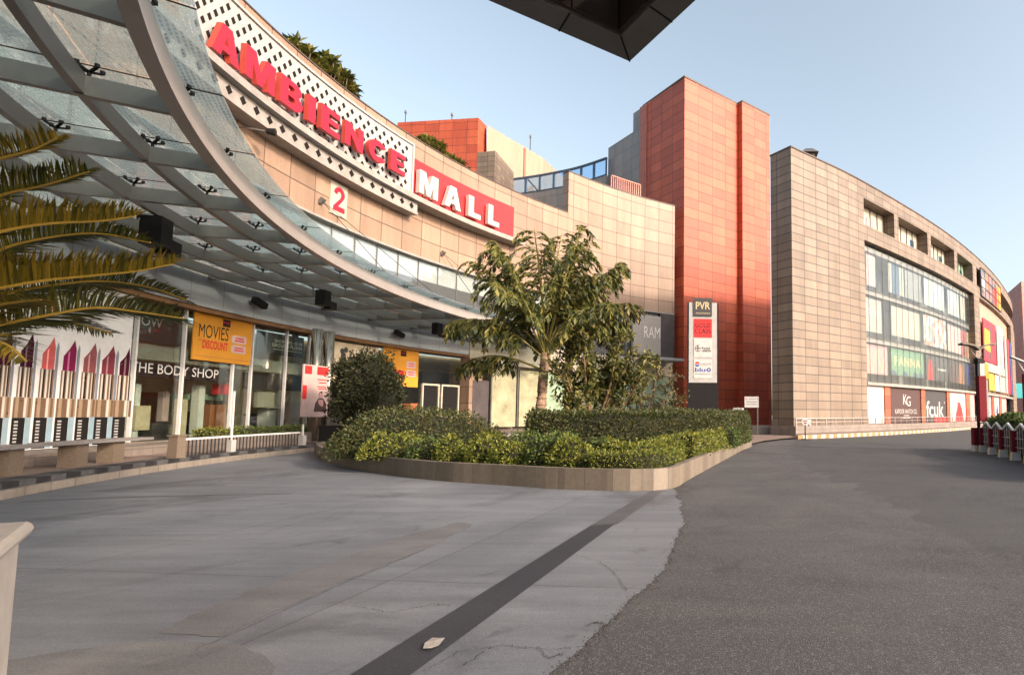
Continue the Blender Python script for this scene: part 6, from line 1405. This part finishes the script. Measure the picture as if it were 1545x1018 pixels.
# cabinet
t = thing('utility_cabinet', 'white utility cabinet behind the right end of the clipped hedge', 'cabinet', (1.15, 29.2, .1)); CB = Flat(tuple(atY(1106, 640, 29.0))[:2], (1, .05)); w_ = CB.px(1122.5, 640)[0]
mb = MB(); mb.slab(CB, 0, w_, .3, atY(1110, 616, 29).z, -.5, 0); mb.build('body', M['white'], t)
mb = MB(); mb.slab(CB, w_ * .05, w_ * .97, atY(1110, 616, 29).z + .003, atY(1110, 614.8, 29).z, -.52, .04); mb.build('lid', M['panelw'], t)
mb = MB(); mb.slab(CB, w_ * .3, w_ * .62, atY(1110, 624, 29).z, atY(1110, 619, 29).z, .003, .01); mb.build('vent', M['greytxt'], t)
mb = MB(); mb.slab(CB, w_ * .05, w_ * .95, .1, .297, -.45, -.03); mb.build('foot', M['dark'], t)
t = thing('info_sign', 'small white information board on a grey post before the red tower', 'sign', tuple(atY(1143, 640, 40.8))[:2] + (.1,)); IS = Flat(tuple(atY(1123.5, 640, 40.8))[:2], (1, 0)); w_ = IS.px(1145, 640)[0]
zt, zb = atY(1130, 598, 40.8).z, atY(1130, 614.5, 40.8).z
mb = MB(); mb.slab(IS, 0, w_, zb, zt, -.05, 0); bd = mb.build('board', M['whitetxt'], t); bars(IS, bd, 0, w_, [(zt - .2, .3, .8), (zt - .42, .12, .9), (zt - .6, .12, .85)], .07, .005, M['greytxt']); bars(IS, bd, 0, w_, [(zt - .2, .08, .15), (zt - .2, .88, .95)], .09, .005, M['redtxt'])
mb = MB(); mb.slab(IS, w_ * .88, w_ * .97, .1, zb, -.12, -.055); mb.build('post', M['steel'], t)
# no entry stand and white barrier
p = atH(1215, 663, 0); t = thing('round_stand_sign', 'round white sign with red print on a black floor stand at the kerb', 'sign', tuple(p))
RS = Flat((p.x, p.y), (1, .1)); zc = atY(1215, 636, p.y).z
mb = MB(); mb.tube([(p.x, p.y, .04), (p.x, p.y, zc - .1)], .035, 8); mb.build('post', M['black'], t)
mb = MB(); mb.tube([(p.x, p.y, 0), (p.x, p.y, .04)], [.3, .28], 16); mb.build('foot', M['black'], t)
mb = MB(); mb.tube([RS.P(0, zc, .0), RS.P(0, zc, .03)], .22, 24); dsk = mb.build('disc', M['whitetxt'], t); bars(RS, dsk, -.16, .16, [(zc + .03, .1, .9), (zc - .1, .2, .8)], .06, .034, M['maroon'])
p = atH(1219.5, 658, .0); t = thing('white_barrier', 'narrow white barrier panel behind the round stand sign', 'barrier', (p.x, p.y, 0)); mb = MB(); mb.box(p.x - .14, p.y, .25, p.x + .22, p.y + .12, 1.3); bo = mb.build('panel', M['white'], t); mb = MB(); mb.box(p.x - .02, p.y - .006, .55, p.x + .1, p.y - .001, .85); mb.build('print', M['maroon'], bo); mb = MB(); mb.box(p.x - .3, p.y - .3, 0, p.x + .5, p.y + .4, .24); mb.build('foot', M['yellow'], t)
mb = MB(); p = atH(1203, 656, 0); mb.box(p.x - .28, p.y - .2, 0, p.x + .28, p.y + .4, .95); tag(mb.build('end_post', M['coping']), 'dark square end post where the plinth railing starts', 'post')

# ================================================================== RIGHT HAND ROADSIDE PLANTER
fpost = [(1483, 681.5), (1497.6, 686), (1513, 689), (1532, 694)]
fg = [atH(x, y, 0) for x, y in fpost]; fd = (fg[-1] - fg[0]); step = fd / 3
posts = [fg[0] + step * k for k in range(0, 9)]
dirn = step.normalized(); out = Vector((dirn.y, -dirn.x, 0)); out = out if out.x < 0 else -out
first = None
for k, p in enumerate(posts):
    lb = 'maroon post with painted foot, %s from the far end of the roadside fence' % ['first', 'second', 'third', 'fourth', 'fifth', 'sixth', 'seventh', 'eighth', 'ninth'][k]
    if first is None:
        first = thing('fence_post', lb, 'post', tuple(p), 'maroon posts of the roadside fence')
        mb = MB(); mb.bar(p + Vector((0, 0, .28)), p + Vector((0, 0, 1.02)), .22, .22, up=out); mb.build('shaft', M['maroon'], first)
        mb = MB(); mb.hexa([tuple(p + out * .16 - dirn * .14), tuple(p + out * .16 + dirn * .0), tuple(p - out * .16 + dirn * .0), tuple(p - out * .16 - dirn * .14)] + [tuple(p + out * .13 - dirn * .14 + Vector((0, 0, .277))), tuple(p + out * .13 + Vector((0, 0, .277))), tuple(p - out * .13 + Vector((0, 0, .277))), tuple(p - out * .13 - dirn * .14 + Vector((0, 0, .277)))]); mb.build('yellow_foot', M['yellow'], first)
        mb = MB(); mb.hexa([tuple(p + out * .16 + dirn * .004), tuple(p + out * .16 + dirn * .14), tuple(p - out * .16 + dirn * .14), tuple(p - out * .16 + dirn * .004)] + [tuple(p + out * .13 + dirn * .004 + Vector((0, 0, .277))), tuple(p + out * .13 + dirn * .14 + Vector((0, 0, .277))), tuple(p - out * .13 + dirn * .14 + Vector((0, 0, .277))), tuple(p - out * .13 + dirn * .004 + Vector((0, 0, .277)))]); mb.build('white_foot', M['white'], first)
    else: dup(first, p - fg[0], lb)
fp_ = None
for k in range(8):
    a, b = posts[k], posts[k + 1]; lb = 'white arched grille, %s bay from the far end of the roadside fence' % ['first', 'second', 'third', 'fourth', 'fifth', 'sixth', 'seventh', 'eighth'][k]
    if fp_ is None:
        fp_ = thing('fence_grille', lb, 'fence', tuple((a + b) / 2), 'white grilles of the roadside fence'); mb = MB(); c = (a + b) / 2
        h = (b - a).length / 2
        mb.bar(c - dirn * h + Vector((0, 0, .98)), c + Vector((0, 0, 1.25)), .07, .07); mb.bar(c + Vector((0, 0, 1.25)), c + dirn * h + Vector((0, 0, .98)), .07, .07)
        mb.build('ridge', M['white'], fp_); mb = MB()
        for f in (-.55, -.2, .2, .55): mb.bar(c + dirn * h * f + Vector((0, 0, .25)), c + dirn * h * f + Vector((0, 0, 1.25 - .27 * abs(f) - .04)), .03, .03, up=out)
        for z in (.45, .75): mb.bar(c - dirn * (h - .12) + Vector((0, 0, z)), c + dirn * (h - .12) + Vector((0, 0, z)), .025, .025)
        mb.build('bars', M['panelw'], fp_)
    else: dup(fp_, step * k, lb)
hb0 = posts[0] - out * .9 - dirn * 1.0; hb1 = posts[-1] - out * .9
RH = Path([(hb0.x, hb0.y), ((hb0.x + hb1.x) / 2, (hb0.y + hb1.y) / 2), (hb1.x, hb1.y)])
hedge_path('roadside_hedge', RH, 0, RH.l[-1], .05, 1.42, .62, M['hedge_mid'], 'leafy green hedge behind the maroon posts at the right edge', dens=330, leaf=.11, seed=71, lump=.25)
# lamp post with maroon sign box
p = atH(1478, 681, 0); lp = thing('street_lamp', 'twin arm street lamp with a maroon box sign at the end of the roadside fence', 'street lamp', tuple(p)); Y = p.y
def lz(y): return atY(1478, y, Y).z
LF = Flat((p.x, p.y), (1, .15))
def lx(x): return LF.px(x, 600)[0]
mb = MB(); mb.tube([(p.x, Y, 0), (p.x, Y, lz(540))], .07, 8); mb.build('pole', M['black'], lp)
mb = MB(); mb.slab(LF, lx(1474), lx(1483), lz(548), lz(541), -.16, .16); mb.build('head', M['black'], lp)
for pts_ in ([(1478, 541), (1468, 530), (1466, 524)], [(1480, 541), (1485, 533)]):
    mb = MB(); mb.tube([LF.P(lx(x), lz(y), 0) for x, y in pts_], .02, 5); mb.build('strut', M['steel'], lp)
for pts_ in ([(1478, 528.5), (1470, 523), (1462, 521), (1451.5, 520.5)], [(1478, 528.5), (1486, 523.5), (1495, 520.5), (1504, 519.8)]):
    P_ = [LF.P(lx(x), lz(y), 0) for x, y in pts_]; mb = MB()
    mb.grid([[q + Vector((0, -.22, .0)) for q in P_], [q + Vector((0, .22, 0)) for q in P_]]); mb.grid([[q + Vector((0, .22, .07)) for q in P_], [q + Vector((0, -.22, .07)) for q in P_]])
    mb.grid([[q + Vector((0, -.22, .07)) for q in P_], [q + Vector((0, -.22, .0)) for q in P_]]); mb.grid([[q + Vector((0, .22, .0)) for q in P_], [q + Vector((0, .22, .07)) for q in P_]]); mb.build('arm', M['granite'], lp)
mb = MB(); mb.slab(LF, lx(1475), lx(1481.5), lz(568), lz(549), -.15, .25); mb.build('white_box', M['whitetxt'], lp); mb = MB(); mb.slab(LF, lx(1481.7), lx(1487.5), lz(572), lz(549), -.15, .25); mb.build('yellow_box', M['yellow'], lp)
mb = MB(); mb.slab(LF, lx(1468.5), lx(1479), lz(635), lz(567.5) - .01, .26, .45); mb.build('maroon_box', M['maroon'], lp)
mb = MB(); mb.slab(LF, lx(1479.3), lx(1482), lz(613), lz(570), .0, .2); mb.build('white_strip', M['whitetxt'], lp); mb = MB(); mb.slab(LF, lx(1482.2), lx(1487), lz(636), lz(573), .0, .2); mb.build('grey_box', M['greytxt'], lp)
p = atH(1473.5, 680.5, 0); t = thing('maroon_pillar', 'short maroon pillar with a white foot below the lamp box sign', 'pillar', tuple(p)); mb = MB(); mb.box(p.x - .15, p.y - .14, .26, p.x + .17, p.y + .14, lz(645)); mb.build('shaft', M['maroon'], t); mb = MB(); mb.box(p.x - .17, p.y - .17, 0, p.x + .2, p.y + .17, .257); mb.build('foot', M['white'], t)
# second lamp, cut by the edge
p2 = atY(1553, 600, 27.); l2 = thing('street_lamp', 'second street lamp whose pale arms reach in at the right edge', 'street lamp', (p2.x, 27., 0))
mb = MB(); mb.tube([(p2.x, 27, 0), (p2.x, 27, 4.05)], .08, 8); mb.build('pole', M['black'], l2)
mb = MB(); mb.bar((p2.x, 27, 4.0), (p2.x - .85, 27, 4.35), .3, .06); mb.bar((p2.x, 27, 4.0), (p2.x + .85, 27, 4.35), .3, .06); mb.build('arm', M['white'], l2)
mb = MB(); mb.tube([(p2.x - .05, 27, 3.4), (p2.x - .55, 27, 4.2)], .03, 5); mb.build('strut', M['white'], l2)
mb = MB(); mb.box(p2.x - .32, 26.8, 1.35, p2.x + .3, 27.0, 3.5); mb.build('maroon_box', M['maroon'], l2)

# ================================================================== PORCH ROOF CORNER ABOVE THE CAMERA
OZ = 6.6
c0 = atH(950, 93, OZ); eA = (atH(735, 0, OZ) - c0).normalized(); eB = (atH(1050, 0, OZ) - c0).normalized()
pr2 = thing('porch_roof', 'dark soffit corner of a porch roof jutting in overhead', 'roof', tuple(c0))
def op(a, b, z): v = c0 + eA * a + eB * b; return Vector((v.x, v.y, z))
RW = .33; LN = 14.
mb = MB()
for (a0, b0, a1, b1) in [(0, 0, 0, LN), (0, 0, LN, 0)]: pass
# rim: two boxes mitred at the corner (bottom slightly lower on the inside)
mb.hexa([op(0, 0, OZ), op(LN, 0, OZ), op(LN, RW, OZ + .06), op(RW, RW, OZ + .06), op(0, 0, OZ + .75), op(LN, 0, OZ + .75), op(LN, RW, OZ + .75), op(RW, RW, OZ + .75)])
mb.hexa([op(0, 0, OZ), op(RW, RW, OZ + .06), op(RW, LN, OZ + .06), op(0, LN, OZ), op(0, 0, OZ + .75), op(RW, RW, OZ + .75), op(RW, LN, OZ + .75), op(0, LN, OZ + .75)])
mb.build('rim', M['rim'], pr2)
mb = MB(); I0 = RW + .006
mb.hexa([op(I0, I0, OZ + .1), op(LN, I0, OZ + .1), op(LN, I0 + .04, OZ + .1), op(I0 + .04, I0 + .04, OZ + .1), op(I0, I0, OZ + .9), op(LN, I0, OZ + .9), op(LN, I0 + .04, OZ + .9), op(I0 + .04, I0 + .04, OZ + .9)])
mb.hexa([op(I0, I0, OZ + .1), op(I0 + .04, I0 + .04, OZ + .1), op(I0 + .04, LN, OZ + .1), op(I0, LN, OZ + .1), op(I0, I0, OZ + .9), op(I0 + .04, I0 + .04, OZ + .9), op(I0 + .04, LN, OZ + .9), op(I0, LN, OZ + .9)])
mb.build('inner_panel', M['brownsoffit'], pr2)
mb = MB(); mb.hexa([op(I0 + .05, I0 + .05, OZ + .9), op(LN, I0 + .05, OZ + .9), op(LN, LN, OZ + .9), op(I0 + .05, LN, OZ + .9), op(I0 + .05, I0 + .05, OZ + 1.2), op(LN, I0 + .05, OZ + 1.2), op(LN, LN, OZ + 1.2), op(I0 + .05, LN, OZ + 1.2)]); mb.build('ceiling', M['brownsoffit'], pr2)
mb = MB()
for k in range(0, 8):
    a = 1.05 + 1.35 * k
    for sw in (0, 1):
        f = (lambda a_, b_, z: op(a_, b_, z)) if not sw else (lambda a_, b_, z: op(b_, a_, z))
        mb.bar(f(a, -.004, OZ - .003), f(a, RW, OZ + .057), .018, .012); mb.bar(f(a, I0 + .043, OZ + .1), f(a, I0 + .043, OZ + .9), .018, .012)
mb.bar(op(0, 0, OZ - .002), op(RW, RW, OZ + .057), .02, .012); mb.bar(op(I0 + .045, I0 + .045, OZ + .1), op(I0 + .045, I0 + .045, OZ + .9), .025, .025)
mb.build('joints', M['black'], pr2)
